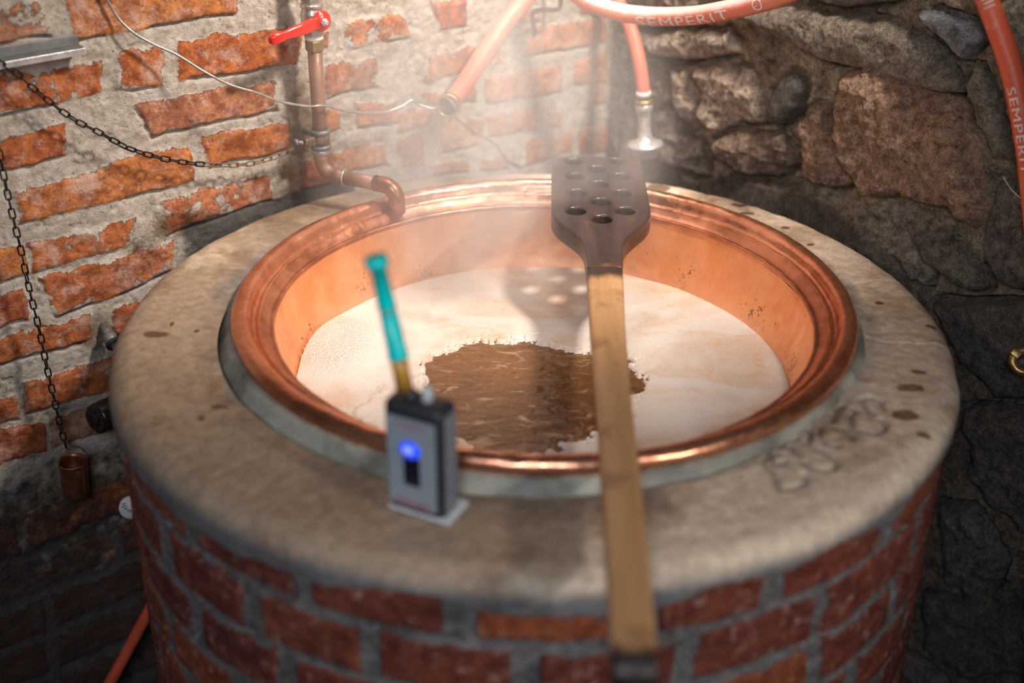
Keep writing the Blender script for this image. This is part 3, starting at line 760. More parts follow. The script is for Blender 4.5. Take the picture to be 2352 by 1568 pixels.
def build_foam():
    t = NT('beer_foam')
    n = t.noise(7, 6, .6, t.mapp((1, 1.5, 1)), .9); n2 = t.noise(38, 7, .7, None, .5)
    c = t.mix(t.rng(n, .40, .62), (.70, .63, .56), (.64, .49, .37))
    c = t.mix(t.mth('MULTIPLY', t.rng(n2, .52, .66), t.rng(n, .42, .58)), c, (.68, .40, .22))
    c = t.mix(t.mth('MULTIPLY', t.rng(t.noise(3.5, 4, .6, None, 1.2), .5, .64), .6), c, (.76, .71, .66))
    c = t.mix(t.mth('MULTIPLY', t.attr('edge'), .0), c, (.9, .86, .82))
    vb = t.voro(560)
    c = t.mix(t.attr('bub'), c, t.mix(t.rng(vb.outputs['Distance'], .25, .6), (.80, .75, .71), (.64, .54, .47)))
    t.set(Base_Color=c, Roughness=.38, Specular_IOR_Level=.45, Subsurface_Weight=.15, Subsurface_Scale=.01)
    v = t.voro(330); v2 = t.voro(700)
    hb = t.mth('ADD', t.mth('MULTIPLY', t.mth('SUBTRACT', .6, v.outputs['Distance']), t.rng(t.attr('bub'), 0, 1, .18, 1, False)), t.mth('MULTIPLY', t.noise(500, 3), .25))
    t.set(Normal=t.bump(hb, .0020, .9))
    R = .352; xs = np.arange(-R, R, .0017)
    X, Y = np.meshgrid(xs, xs, indexing='ij')
    q = [tuple(onz(x, y, -.113)[:2]) for x, y in HOLE]
    wx = X + (fbm(X * 45, Y * 45, 500, 5, .65) - .5) * .034; wy = Y + (fbm(X * 45, Y * 45, 505, 5, .65) - .5) * .034
    d = poly_sdf(wx, wy, q)
    rr = np.hypot(X, Y)
    h = -.1135 + (fbm(X * 7, Y * 7, 510, 4) - .5) * .006 + (fbm(X * 45, Y * 45, 512, 4) - .5) * .0016
    p = onz(775, 800, -.113); m = np.exp(-(((X - p[0]) / .055) ** 2 + ((Y - p[1]) / .085) ** 2) ** 1.6)
    h += m * .015
    p2 = onz(870, 960, -.113); m2 = sst(0, .01, poly_sdf(wx, wy, [tuple(onz(x, y, -.113)[:2]) for x, y in [(800, 940), (870, 890), (990, 850), (985, 900), (1000, 960), (1080, 1040), (900, 1040)]]))
    h += m2 * .003
    dots = sst(.70, .80, vn(X * 190, Y * 190, 530)) * sst(-.024, -.006, d)
    fall = np.maximum(sst(-.008, .002, d), dots)
    h = h * (1 - fall) + (LZ - .004) * fall
    h = np.where(rr > .343, np.minimum(h, -.116), h)
    edge = np.exp(-((d + .006) / .006) ** 2)
    co = np.stack([X, Y, h], -1)
    o = grid_mesh('foam', co, t.m, None, attrs={'bub': np.clip(m * 1.1 + .2 * fbm(X * 9, Y * 9, 520, 3), 0, 1), 'edge': edge})
    # trim to the kettle
    bm = bmesh.new(); bm.from_mesh(o.data)
    bmesh.ops.delete(bm, geom=[v for v in bm.verts if math.hypot(v.co.x, v.co.y) > .3445], context='VERTS')
    bm.to_mesh(o.data); bm.free()
    tagp(o, 'creamy white foam floating on the wort with a bubbly mound at left', 'foam', kind='stuff')
build_foam()

# ================================================================== WOODEN PADDLE
def rnd(pts, r, n=6):          # round the corners of a polygon
    out = []
    P = [np.array(p[:2], float) for p in pts]; rad = [p[2] if len(p) > 2 else r for p in pts]
    for i in range(len(P)):
        a, b, c = P[i - 1], P[i], P[(i + 1) % len(P)]
        u = (a - b) / np.linalg.norm(a - b); v = (c - b) / np.linalg.norm(c - b)
        rr = min(rad[i], .48 * np.linalg.norm(a - b), .48 * np.linalg.norm(c - b))
        for k in range(n + 1):
            t = k / n; p = (1 - t) ** 2 * (b + u * rr) + 2 * t * (1 - t) * b + t * t * (b + v * rr); out.append(tuple(p))
    return out
def build_paddle():
    PZ = .041
    pd = empty('mash_paddle', (.09, -.15, .013), 'long wooden mash paddle with a dark perforated blade lying across the kettle', 'paddle')
    def P(x, y): p = onz(x, y, PZ); return (p[0], p[1])
    out = [(*P(1267, 358), .022), (*P(1473, 358), .024), (*P(1498, 498), .030), (*P(1433, 552), .05), (*P(1432, 592), .01), (*P(1430, 612), .004), (*P(1349, 612), .004),
           (*P(1346, 592), .01), (*P(1341, 552), .05), (*P(1266, 498), .030)]
    ol = rnd(out, .02, 8)
    holes = [(1318,370),(1418,369),(1370,387),(1322,404),(1424,404),(1376,422),(1325,442),(1429,443),(1381,462),(1323,483),(1436,483),(1383,502)]
    loops = [ol]
    for h in holes:
        c = P(*h); loops.append([(c[0] + .0148 * math.cos(-a), c[1] + .0148 * math.sin(-a)) for a in np.linspace(0, 2 * PI, 32, endpoint=False)])
    t = NT('charred_wet_wood')
    g = t.noise(30, 7, .65, t.mapp((1, .12, 1)), .4)
    c = t.mix(t.rng(g, .3, .7), (.020, .013, .012), (.066, .040, .034))
    c = t.mix(t.mth('MULTIPLY', t.rng(t.noise(18, 5, .6), .60, .70), .7), c, (.20, .035, .022))
    sep = t.n('ShaderNodeSeparateXYZ'); t.l(t.tc.outputs['Object'], sep.inputs[0])
    y = t.mth('ADD', sep.outputs[1], t.mth('MULTIPLY', t.mth('SUBTRACT', t.noise(45, 4, .6, t.mapp((1, .35, 1))), .5), .05))
    c = t.mix(t.mth('MULTIPLY', t.rng(y, .075, .045), t.rng(t.noise(25, 3), .50, .75)), c, (.22, .09, .035))
    t.set(Base_Color=c, Roughness=t.rng(g, .3, .7, .26, .42), Specular_IOR_Level=.5, Coat_Weight=.3, Coat_Roughness=.25, Normal=t.bump(g, .0012, .6))
    extrude_outline('blade', loops, .030, .0045, Matrix.Translation((0, 0, PZ - .015)), t.m, pd, 3)
    tagp(pd.children[-1], 'dark wet perforated blade with twelve round holes')
    # handle
    t = NT('used_beech_wood')
    g = t.noise(22, 8, .6, t.mapp((1, .07, 1)), .8); sp = t.noise(14, 5, .6)
    c = t.mix(t.rng(g, .32, .70), (.68, .38, .175), (.48, .245, .10))
    c = t.mix(t.mth('MULTIPLY', t.rng(sp, .58, .70), .5), c, (.24, .11, .045))
    sep = t.n('ShaderNodeSeparateXYZ'); t.l(t.tc.outputs['Object'], sep.inputs[0])
    y = t.mth('ADD', sep.outputs[1], t.mth('MULTIPLY', t.mth('SUBTRACT', t.noise(60, 4, .6, t.mapp((1, .3, 1))), .5), .035))
    c = t.mix(t.rng(y, -.028, .002), c, (.05, .03, .022))
    c = t.mix(t.rng(y, -.735, -.752), c, (.035, .024, .02))
    t.set(Base_Color=c, Roughness=.42, Specular_IOR_Level=.4, Normal=t.bump(g, .001, .5))
    L = [(1352, 1427, 584), (1349, 1430, 600), (1349, 1433, 640), (1354, 1436, 720), (1362, 1443, 820), (1369, 1450, 900), (1376, 1462, 1000), (1383, 1474, 1100), (1388, 1485, 1200), (1393, 1494, 1300), (1398, 1504, 1400), (1401, 1512, 1490), (1404, 1516, 1534)]
    bm = bmesh.new(); rings = []
    ns = 20
    for (xl, xr, yy) in L:
        a = onz(xl, yy, PZ); b = onz(xr, yy, PZ); c_ = (a + b) / 2; w = np.linalg.norm(b - a) / 2; hh = .0125
        ringv = []
        for k in range(ns):
            an = 2 * PI * (k + .5) / ns; ca, sa = math.cos(an), math.sin(an)
            e = .42
            x = math.copysign(abs(ca) ** e, ca) * w; z = math.copysign(abs(sa) ** e, sa) * hh
            ringv.append(bm.verts.new((c_[0] + x, c_[1], PZ - hh - .0005 + z)))
        rings.append(ringv)
    for a, b in zip(rings[:-1], rings[1:]):
        for k in range(ns): bm.faces.new((a[k], a[(k + 1) % ns], b[(k + 1) % ns], b[k]))
    bm.faces.new(rings[0]); bm.faces.new(rings[-1][::-1])
    o = bm_obj('handle', bm, t.m, pd); tagp(o, 'pale worn wooden handle with a dark end')
build_paddle()

# ================================================================== TESTER STANDING ON THE RING
def build_tester():
    A = onz(888, 1168, -.010); B = onz(1018, 1208, -.010); 
    ex = Vector((B - A)); W = ex.length; ex.normalize(); ez = Vector((0, 0, 1)); ey = ez.cross(ex)   # ey points away from camera
    D = .036; H = .133
    O = Vector(A)
    base = O + ex * W / 2 + ey * D / 2
    root = empty('electronic_wort_tester', base, 'small blurred grey and black electronic tester with a glowing blue light standing on the cement', 'tester')
    m4 = Matrix(((ex.x, ey.x, 0, base.x), (ex.y, ey.y, 0, base.y), (0, 0, 1, base.z), (0, 0, 0, 1)))
    bm = bmesh.new(); add_box(bm, m4 @ Matrix.Translation((0, 0, H / 2 + .002)), (W, D, H), .010, 4); bm_obj('case', bm, M_SHELLBLK, root)
    bm = bmesh.new(); add_box(bm, m4 @ Matrix.Translation((W / 2 - .002, .002, H / 2 + .002)), (.006, D * .66, H * .86), .0025, 3); o = bm_obj('side_grip', bm, M_GREYPL, root); tagp(o, 'grey blue side grip')
    def face(name, x, z, w, h, mat, dep=.0016, parent=root, rx=.003, lab=None):
        mm = m4 @ Matrix.Translation((x, -D / 2 - .0004, z)) @ Matrix.Rotation(PI / 2, 4, 'X')
        o = extrude_outline(name, [rnd([(-w / 2, -h / 2), (w / 2, -h / 2), (w / 2, h / 2), (-w / 2, h / 2)], rx, 5)], dep, .0003, mm, mat, parent)
        if lab: tagp(o, lab)
        return o
    fp = face('front_label', -.001, H * .50, W * .82, H * .80, M_PANEL, .0016, lab='pale grey blue front label')
    face('display_window', -.0005, H * .44, .019, .036, M_WINDOW, .0030, fp, .003, 'dark window slot')
    mm = m4 @ Matrix.Translation((-.0020, -D / 2 - .0015, H * .63)) @ Matrix.Rotation(PI / 2, 4, 'X') @ Matrix.Diagonal((.0125, .0105, .0035, 1))
    bm = bmesh.new(); bmesh.ops.create_uvsphere(bm, u_segments=24, v_segments=12, radius=1, matrix=mm); o = bm_obj('blue_light', bm, M_LED, root); tagp(o, 'glowing blue oval light')
    mm = m4 @ Matrix.Translation((-.0030, -D / 2 - .0040, H * .637)) @ Matrix.Rotation(PI / 2, 4, 'X') @ Matrix.Diagonal((.0066, .0055, .0022, 1))
    bm = bmesh.new(); bmesh.ops.create_uvsphere(bm, u_segments=20, v_segments=10, radius=1, matrix=mm); bm_obj('light_core', bm, M_LED2, o)
    for z, w, h in ((H * .845, .034, .0045), (H * .135, .042, .0060)):
        bm = bmesh.new(); n = 9
        for i in range(n):
            add_box(bm, m4 @ Matrix.Translation((-.001 + (i - (n - 1) / 2) * w / n, -D / 2 - .0014, z)), (w / n * .72, .0006, h))
        bm_obj('faded_red_print', bm, M_PRINT, fp, False)
    # clear sleeve foot
    bm = bmesh.new(); add_box(bm, m4 @ Matrix.Translation((.004, .004, .004)), (W + .008, D + .008, .007), .0035, 3); o = bm_obj('foot', bm, M_WHITEPL, root); tagp(o, 'whitish translucent foot')
    # connector and antenna
    top = base + Vector((0, 0, H))
    lathe('socket', [(0, 0), (.008, 0), (.008, .006), (.0055, .007), (.0055, .010), (0, .010)], top - ex * .010, (0, 0, 1), M_SHELLBLK, root, 24)
    o = lathe('plug', [(0, 0), (.0050, 0), (.0062, .004), (.0058, .012), (.0036, .017), (0, .018)], top + ex * .009 + Vector((0, 0, .001)), (0, 0, 1), M_WHITEPL, root, 24); tagp(o, 'white plastic plug')
    p0 = top - ex * .010 + Vector((0, 0, .006))
    # leaning rod: stays in an upright plane through its foot
    n = np.array([cpos[0] - p0.x, cpos[1] - p0.y, 0.0]); n /= np.linalg.norm(n)
    P0 = np.array(p0)
    q = [Vector(onpl(x, y, P0, n)) for x, y in [(928, 885), (915, 818), (892, 716), (889, 704), (868, 612), (863, 592)]]
    rod = tube('amber_stem', [q[0] - (q[1] - q[0]) * .1, q[1]], .0088, M_AMBER, root, 20); tagp(rod, 'amber brown stem')
    o = lathe('teal_sleeve', [(0, 0), (.0108, 0), (.0108, .002), (.0098, .004), (.0092, (q[2] - q[1]).length - .002), (0, (q[2] - q[1]).length)], q[1], q[2] - q[1], M_TEAL, root, 24); tagp(o, 'lower teal sleeve of the stem')
    o = lathe('joint_ring', [(0, 0), (.0086, 0), (.0086, (q[3] - q[2]).length + .002), (0, (q[3] - q[2]).length + .002)], q[2], q[3] - q[2], M_TEALP, root, 24); tagp(o, 'pale teal joint')
    o = lathe('teal_sleeve', [(0, 0), (.0100, 0), (.0092, .003), (.0080, (q[4] - q[3]).length), (.0116, (q[4] - q[3]).length + .001), (.0116, (q[5] - q[3]).length), (0, (q[5] - q[3]).length)], q[3], q[4] - q[3], M_TEAL, root, 24); tagp(o, 'upper teal sleeve with a flared tip')
build_tester()

# ================================================================== WATER PIPE WITH VALVE
def build_pipe():
    X0, Y0 = -.345, .3555
    R = .0112
    root = empty('copper_water_pipe', (X0, Y0, .04), 'copper water pipe with a red lever valve ending in a spout over the kettle', 'water pipe')
    zt = ab((722, 98), np.array([X0, Y0, 0]))[2]; zb = .078
    tube('riser', [(X0, Y0, zb), (X0, Y0, zt)], R, M_PIPE, root, 28)
    # elbow and horizontal run
    zh = .040
    pe = onz(882, 424, zh); h0 = Vector((X0, Y0, zh)); h1 = Vector((pe[0], pe[1], zh))
    d = (h1 - h0).normalized()
    el = [Vector((X0, Y0, zb + .004)), Vector((X0, Y0, zb - .012))]
    bend = []
    rb = .026
    cc = Vector((X0, Y0, zh + rb)) + d * rb
    for k in range(9):
        a = PI * .5 * k / 8; bend.append(cc - d * rb * math.cos(a) - Vector((0, 0, 1)) * rb * math.sin(a))
    o = tube('elbow', [el[0]] + bend + [h0 + d * (rb + .014)], R + .0018, M_PIPE, root, 28)
    o = lathe('solder_joint', [(R + .0005, 0), (R + .0025, .001), (R + .0026, .010), (R + .0005, .011)], (X0, Y0, zb - .006), (0, 0, 1), M_SOLDER, root, 32); tagp(o, 'silvery solder ring at the top of the elbow')
    o = lathe('solder_joint', [(R, 0), (R + .0024, .0005), (R + .0024, .0025), (R, .003)], h0 + d * (rb + .013), d, M_SOLDER, root, 32); tagp(o, 'silvery solder ring at the start of the arm')
    tube('arm', [h0 + d * (rb + .01), h1 - d * .006], R, M_PIPE, root, 28)
    # spout end, turned down
    rb2 = .022; d2 = d.copy(); cc = h1 + Vector((0, 0, -rb2)); pts = [h1 - d * .016, h1 - d * .005]
    for k in range(9):
        a = PI * .5 * k / 8; pts.append(cc + d2 * rb2 * math.sin(a) + Vector((0, 0, 1)) * rb2 * math.cos(a))
    e = pts[-1]; zz = ab((908, 488), np.array(e))[2]
    pts.append(Vector((e.x, e.y, zz)))
    bm = bmesh.new(); add_tube(bm, pts, R + .0016, 28, False); bmesh.ops.solidify(bm, geom=bm.faces[:], thickness=.0012)
    o = bm_obj('spout', bm, M_SPOUT, root); tagp(o, 'shiny copper spout bent downward')
    # brass union
    hexn = 6
    o = lathe('brass_union', [(0, 0), (R + .0020, 0), (R + .0028, .003), (R + .0028, .015), (R + .002, .017), (0, .017)], (X0, Y0, zt - .012), (0, 0, 1), M_DBRASS, root, 8); tagp(o, 'brass union nut')
    bpy_flat(o)
    z1 = zt + .004
    o = lathe('thread_tape', [(R * .9, 0), (R + .0015, .001), (R + .003, .004), (R + .0022, .008), (R * .9, .009)], (X0, Y0, z1), (0, 0, 1), M_TAPE, root, 24); tagp(o, 'white sealing tape')
    # valve body: hexagon, waist, ribbed octagon
    z2 = z1 + .007
    vb = bmesh.new()
    add_lathe(vb, [(0, 0), (.0150, 0), (.0158, .0015), (.0158, .013), (.0150, .0145), (0, .0145)], 8, axis_mat((X0, Y0, z2), (0, 0, 1)))
    add_lathe(vb, [(0, .013), (.0145, .013), (.0175, .022), (.0175, .034), (.0150, .042), (0, .042)], 28, axis_mat((X0, Y0, z2), (0, 0, 1)))
    add_lathe(vb, [(0, .042), (.0165, .042), (.0172, .044), (.0172, .047), (.0165, .049), (0, .049)], 28, axis_mat((X0, Y0, z2), (0, 0, 1)))
    add_lathe(vb, [(0, .049), (.0158, .049), (.0158, .064), (.0150, .066), (0, .066)], 8, axis_mat((X0, Y0, z2), (0, 0, 1)))
    vo = bm_obj('valve_body', vb, M_NICKEL, root, False); tagp(vo, 'nickel plated ball valve body')
    tube('riser', [(X0, Y0, z2 + .064), (X0, Y0, .75)], R, M_PIPE, root, 20)
    # lever: boss stands out of the wall toward the room
    nb = Vector(BN); zl = ab((738, 46), np.array([X0, Y0, 0]))[2]
    boss = Vector((X0, Y0, zl)) 
    q = onpl(738, 48, np.array(boss + nb * .022), BN)
    hub = Vector(q)
    bm = bmesh.new(); add_lathe(bm, [(0, -.024), (.0065, -.024), (.0065, .0), (0, 0)], 20, axis_mat(hub, nb)); st = bm_obj('valve_stem', bm, M_NICKEL, root)
    ql = Vector(onpl(625, 88, np.array(boss + nb * .026), BN))
    ax = (ql - hub).normalized(); ay = nb.cross(ax).normalized(); L = (ql - hub).length
    m4 = Matrix(((ax.x, ay.x, nb.x, hub.x), (ax.y, ay.y, nb.y, hub.y), (ax.z, ay.z, nb.z, hub.z), (0, 0, 0, 1)))
    bm = bmesh.new()
    add_lathe(bm, [(0, -.003), (.0145, -.003), (.0158, 0), (.0155, .003), (.0125, .006), (.0075, .0065), (.0065, .008), (0, .008)], 32, m4)
    secs = [(.006, .0085, .004), (.020, .0095, .0045), (.030, .0098, .005), (.040, .0088, .005), (.060, .0075, .0048), (L - .022, .0066, .0048), (L - .010, .0080, .0058), (L + .002, .0080, .0056), (L + .008, .0045, .0035)]
    rings = []
    for (x, w, h) in secs:
        zoff = .0015 + .004 * sst(0.01, .04, np.array(x))
        rings.append([bm.verts.new(m4 @ Vector((x, math.copysign(abs(math.cos(a)) ** .6, math.cos(a)) * w, float(zoff) + math.copysign(abs(math.sin(a)) ** .6, math.sin(a)) * h))) for a in [2 * PI * (k + .5) / 16 for k in range(16)]])
    for a, b in zip(rings[:-1], rings[1:]):
        for k in range(16): bm.faces.new((a[k], a[(k + 1) % 16], b[(k + 1) % 16], b[k]))
    bm.faces.new(rings[0]); bm.faces.new(rings[-1])
    lv = bm_obj('valve_lever', bm, M_RED, root); tagp(lv, 'glossy red valve lever')
    bm = bmesh.new(); add_lathe(bm, [(0, .007), (.0058, .007), (.0058, .011), (.0042, .0118), (.0042, .015), (.003, .016), (0, .016)], 6, m4)
    nu = bm_obj('nut', bm, M_STEEL, lv, False); tagp(nu, 'bright steel nut')
    # pipe clamp
    zc = ab((738, 318), np.array([X0, Y0, 0]))[2]
    for s in (-1, 1):
        o = lathe('clamp_band', [(R + .0004, -.0035), (R + .0045, -.0035), (R + .0050, 0), (R + .0045, .0035), (R + .0004, .0035)], (X0, Y0, zc + s * .0125), (0, 0, 1), M_ZINC, root, 32, True); tagp(o, 'zinc edge of the pipe clamp')
    o = lathe('clamp_sleeve', [(R + .0003, -.012), (R + .003, -.012), (R + .0034, 0), (R + .003, .012), (R + .0003, .012)], (X0, Y0, zc), (0, 0, 1), M_RUST, root, 32, True)
    l = -Vector(BD)
    c0 = Vector((X0, Y0, zc)) + l * (R + .004)
    bm = bmesh.new(); add_box(bm, axis_mat(c0 + l * .004, l), (.014, .016, .014), .003, 2)
    add_box(bm, axis_mat(c0 + l * .012 + Vector(BN) * .003 + Vector((0, 0, .002)), l), (.010, .010, .008), .002, 2)
    o = bm_obj('clamp_ear', bm, M_RUST, root); tagp(o, 'rusty clamp ear')
    o = tube('clamp_bolt', [c0 + l * .004 + Vector((0, 0, -.004)), c0 + l * .030 + Vector((0, 0, .004))], [.0035, .0035], M_ZINC, root, 10)
    o = lathe('bolt_head', [(0, 0), (.0062, 0), (.0062, .005), (0, .005)], c0 + l * .026 + Vector((0, 0, .003)), l, M_ZINC, o, 6)
    tube('wall_bracket', [(X0, Y0, zc) - np.array(BN) * .008, (X0, Y0, zc) - np.array(BN) * .050], .005, M_ZINC, root, 12)
    tube('wall_bracket', [(X0, Y0, .45) - np.array(BN) * .008, (X0, Y0, .45) - np.array(BN) * .050], .005, M_ZINC, root, 12)
    return c0 + l * .016
def bpy_flat(o):
    for p in o.data.polygons: p.use_smooth = False
clamp_pt = build_pipe()

# ================================================================== CHAINS
def link_mesh(name, L=.0185, W=.0098, r=.00125, twist=0):
    bm = bmesh.new(); n = 28; pts = []
    s = (L - W) / 2
    for k in range(n):
        a = 2 * PI * k / n; x = (W / 2 - r) * math.cos(a); y = (W / 2 - r) * math.sin(a)
        y2 = x; x2 = y + (s if y > 0 else -s) * (1 if abs(y) > 1e-6 else 0)
        pts.append(Vector((x2, y2, 0)))
    seg = 8; rings = []
    for i, p in enumerate(pts):
        t = (pts[(i + 1) % n] - pts[i - 1]).normalized(); nn = Vector((0, 0, 1)); b = t.cross(nn)
        rings.append([bm.verts.new(p + (nn * math.cos(2 * PI * k / seg) + b * math.sin(2 * PI * k / seg)) * r) for k in range(seg)])
    for i in range(n):
        a = rings[i]; c = rings[(i + 1) % n]
        for k in range(seg): bm.faces.new((a[k], a[(k + 1) % seg], c[(k + 1) % seg], c[k]))
    bmesh.ops.recalc_face_normals(bm, faces=bm.faces)
    me = bpy.data.meshes.new(name); bm.to_mesh(me); bm.free()
    for p in me.polygons: p.use_smooth = True
    return me
LK = link_mesh('chain_link'); LK.materials.append(M_IRON)
LKR = LK.copy(); LKR.materials.clear(); LKR.materials.append(M_RUST)
def chain(name, pts, label, pitch=.0138, rust_from=None, start=None):
    P = smooth_path(pts, 20)
    cum = [0]
    for a, b in zip(P[:-1], P[1:]): cum.append(cum[-1] + (b - a).length)
    n = int(cum[-1] / pitch)
    root = empty(name, P[0], label, 'chain', 'black iron chains hanging before the brick wall')
    rn = random.Random(2)
    for i in range(n):
        s = (i + .5) * cum[-1] / n
        j = max(k for k in range(len(cum)) if cum[k] <= s); j = min(j, len(P) - 2)
        t = (s - cum[j]) / max(1e-9, cum[j + 1] - cum[j]); p = P[j].lerp(P[j + 1], t); d = (P[j + 1] - P[j]).normalized()
        nb = Vector(BN); nb = (nb - d * nb.dot(d)).normalized()
        ang = (PI / 2 if i % 2 else 0) + rn.uniform(-.35, .35) + .35
        yv = d.cross(nb); z = nb * math.cos(ang) + yv * math.sin(ang); y = z.cross(d)
        f = s / cum[-1]
        me = LKR if (rust_from is not None and f > rust_from) else LK
        o = bpy.data.objects.new('link', me); COL.objects.link(o)
        o.parent = root
        o.matrix_parent_inverse = Matrix.Translation(-Vector(root.location))
        o.matrix_basis = Matrix(((d.x, y.x, z.x, p.x), (d.y, y.y, z.y, p.y), (d.z, y.z, z.z, p.z), (0, 0, 0, 1)))
        if me is LKR: tagp(o, 'rusty tan link')
    return P
chain('hanging_chain', [onb(x, y, .030) for x, y in [(-12, 138), (28, 160), (62, 190), (102, 224), (142, 255), (180, 280), (220, 300), (260, 322), (300, 342), (370, 363), (450, 376), (530, 379), (585, 374)]] +
      [onb(x, y, .034) for x, y in [(640, 357), (685, 340)]] + [clamp_pt], 'black iron chain sagging from the metal shelf to the pipe clamp', rust_from=.66)
c2 = [(-14, 300), (-2, 345), (12, 420), (30, 500), (46, 565), (62, 640), (76, 700), (92, 765), (106, 835), (122, 905), (138, 975), (152, 1028)]
chain('hanging_chain', [onb(x, y, .040) for x, y in c2], 'black iron chain hanging straight down with a copper cup at its end')

# copper cup
def build_cup():
    c = Vector(onb(167, 1060, .040)); R = .0215; H = .060
    root = empty('copper_cup', c - Vector((0, 0, H)), 'small copper cup with a bail hanging from the chain', 'cup')
    ax = Vector((.06, .02, 1)).normalized()
    prof = [(0, -H), (R * .86, -H), (R * .93, -H + .004), (R * .98, -.006), (R + .0006, -.001), (R + .0012, .0006), (R, .0012), (R - .0014, 0), (R * .96 - .0012, -.006), (R * .90 - .001, -H + .006), (0, -H + .004)]
    lathe('cup_body', prof, c, ax, M_CUP, root, 40)
    side = Vector(BD); pts = []
    for k in range(17):
        a = PI * k / 16; pts.append(c + side * (-(R + .001) * math.cos(a)) + Vector((-.002, 0, 1)) * (.028 * math.sin(a)) + Vector(BN) * .002)
    o = tube('bail', pts, .0013, M_DBRASS, root, 8); tagp(o, 'brass wire bail')
    bm = bmesh.new(); add_box(bm, Matrix.Translation(c + Vector(BN) * (R + .0005) + Vector((0, 0, -.012))) @ axis_mat((0, 0, 0), BN), (.008, .010, .002), .0006); bm_obj('lug', bm, M_CUP, root)
build_cup()

# ================================================================== SHELF, WIRE, HOOK
def build_shelf():
    zt = float(onb(175, 100, .0)[2]); a = float((onb(-60, 120) - BP) @ BD); b = float((onb(178, 100) - BP) @ BD)
    root = empty('metal_shelf_strip', Vector(BP + BD * b + np.array([0, 0, zt])), 'grey zinc metal ledge strip fixed to the brick wall at left', 'shelf')
    R3 = Matrix(((BD[0], BN[0], 0, BP[0]), (BD[1], BN[1], 0, BP[1]), (0, 0, 1, 0), (0, 0, 0, 1)))
    bm = bmesh.new(); add_box(bm, R3 @ Matrix.Translation(((a + b) / 2 - .1, .014, zt - .001)), (b - a + .2, .030, .0022), .0006); bm_obj('tray', bm, M_ZINC, root)
    bm = bmesh.new(); add_box(bm, R3 @ Matrix.Translation(((a + b) / 2 - .1, .0285, zt - .004)), (b - a + .2, .0020, .009), .0006); o = bm_obj('front_lip', bm, M_STEEL, root); tagp(o, 'bright folded front edge')
    bm = bmesh.new(); add_box(bm, R3 @ Matrix.Translation(((a + b) / 2 - .1, .006, zt + .007)), (b - a + .2, .0020, .014), .0006); bm_obj('back_flange', bm, M_ZINC, root)
build_shelf()
def build_wire():
    px = [(225, -40, .012), (262, 28, .014), (300, 70, .022), (350, 100, .030), (405, 125, .040), (470, 165, .056), (530, 195, .066), (590, 213, .072), (640, 232, .072), (690, 242, .072), (718, 244, .072), (745, 243, .072), (800, 256, .066), (850, 259, .062), (890, 256, .060), (925, 243, .062), (946, 231, .064), (965, 241, .068), (990, 249, .080), (1006, 246, .080), (1024, 246, .078)]
    pts = smooth_path([onb(x, y, o) for x, y, o in px], 8)
    px2 = [(1024, 246, .078), (1036, 262, .060), (1060, 282, .045), (1090, 305, .040), (1120, 320, .035), (1142, 335, .035), (1154, 356, .035), (1164, 370, .030)]
    pts2 = smooth_path([onb(x, y, o) for x, y, o in px2], 8)
    root = empty('sensor_wire', pts[0], 'thin bare metal wire crossing the brick wall in front of the pipe', 'wire')
    tube('bare_wire', pts, .0021, M_WIRE, root, 8)
    o = tube('thin_lead', pts2, .0014, M_WROUGHT, root, 8); tagp(o, 'thin dark lead below the hose end')
    e = Vector(onb(1164, 370, .030)); f = Vector(onb(1200, 386, .022))
    d = f - e
    o = tube('probe_tip', [e - d * .1, e + d * .1, e + d * .75, e + d], [.0015, .0034, .0034, .0012], M_WROUGHT, root, 12); tagp(o, 'grey slender probe tip')
build_wire()
hk = [onb(1228, 80, .004), onb(1226, 60, .010), onb(1222, 38, .030), onb(1228, 26, .040), onb(1255, 22, .045), onb(1276, 22, .045), onb(1287, 12, .045), onb(1288, -30, .045), onb(1290, -90, .045), onb(1292, -95, .0)]
o = tube('wall_hook', smooth_path(hk, 6), .0042, M_WROUGHT, None, 10); tagp(o, 'dark wrought iron hook in the wall between the hoses', 'hook')

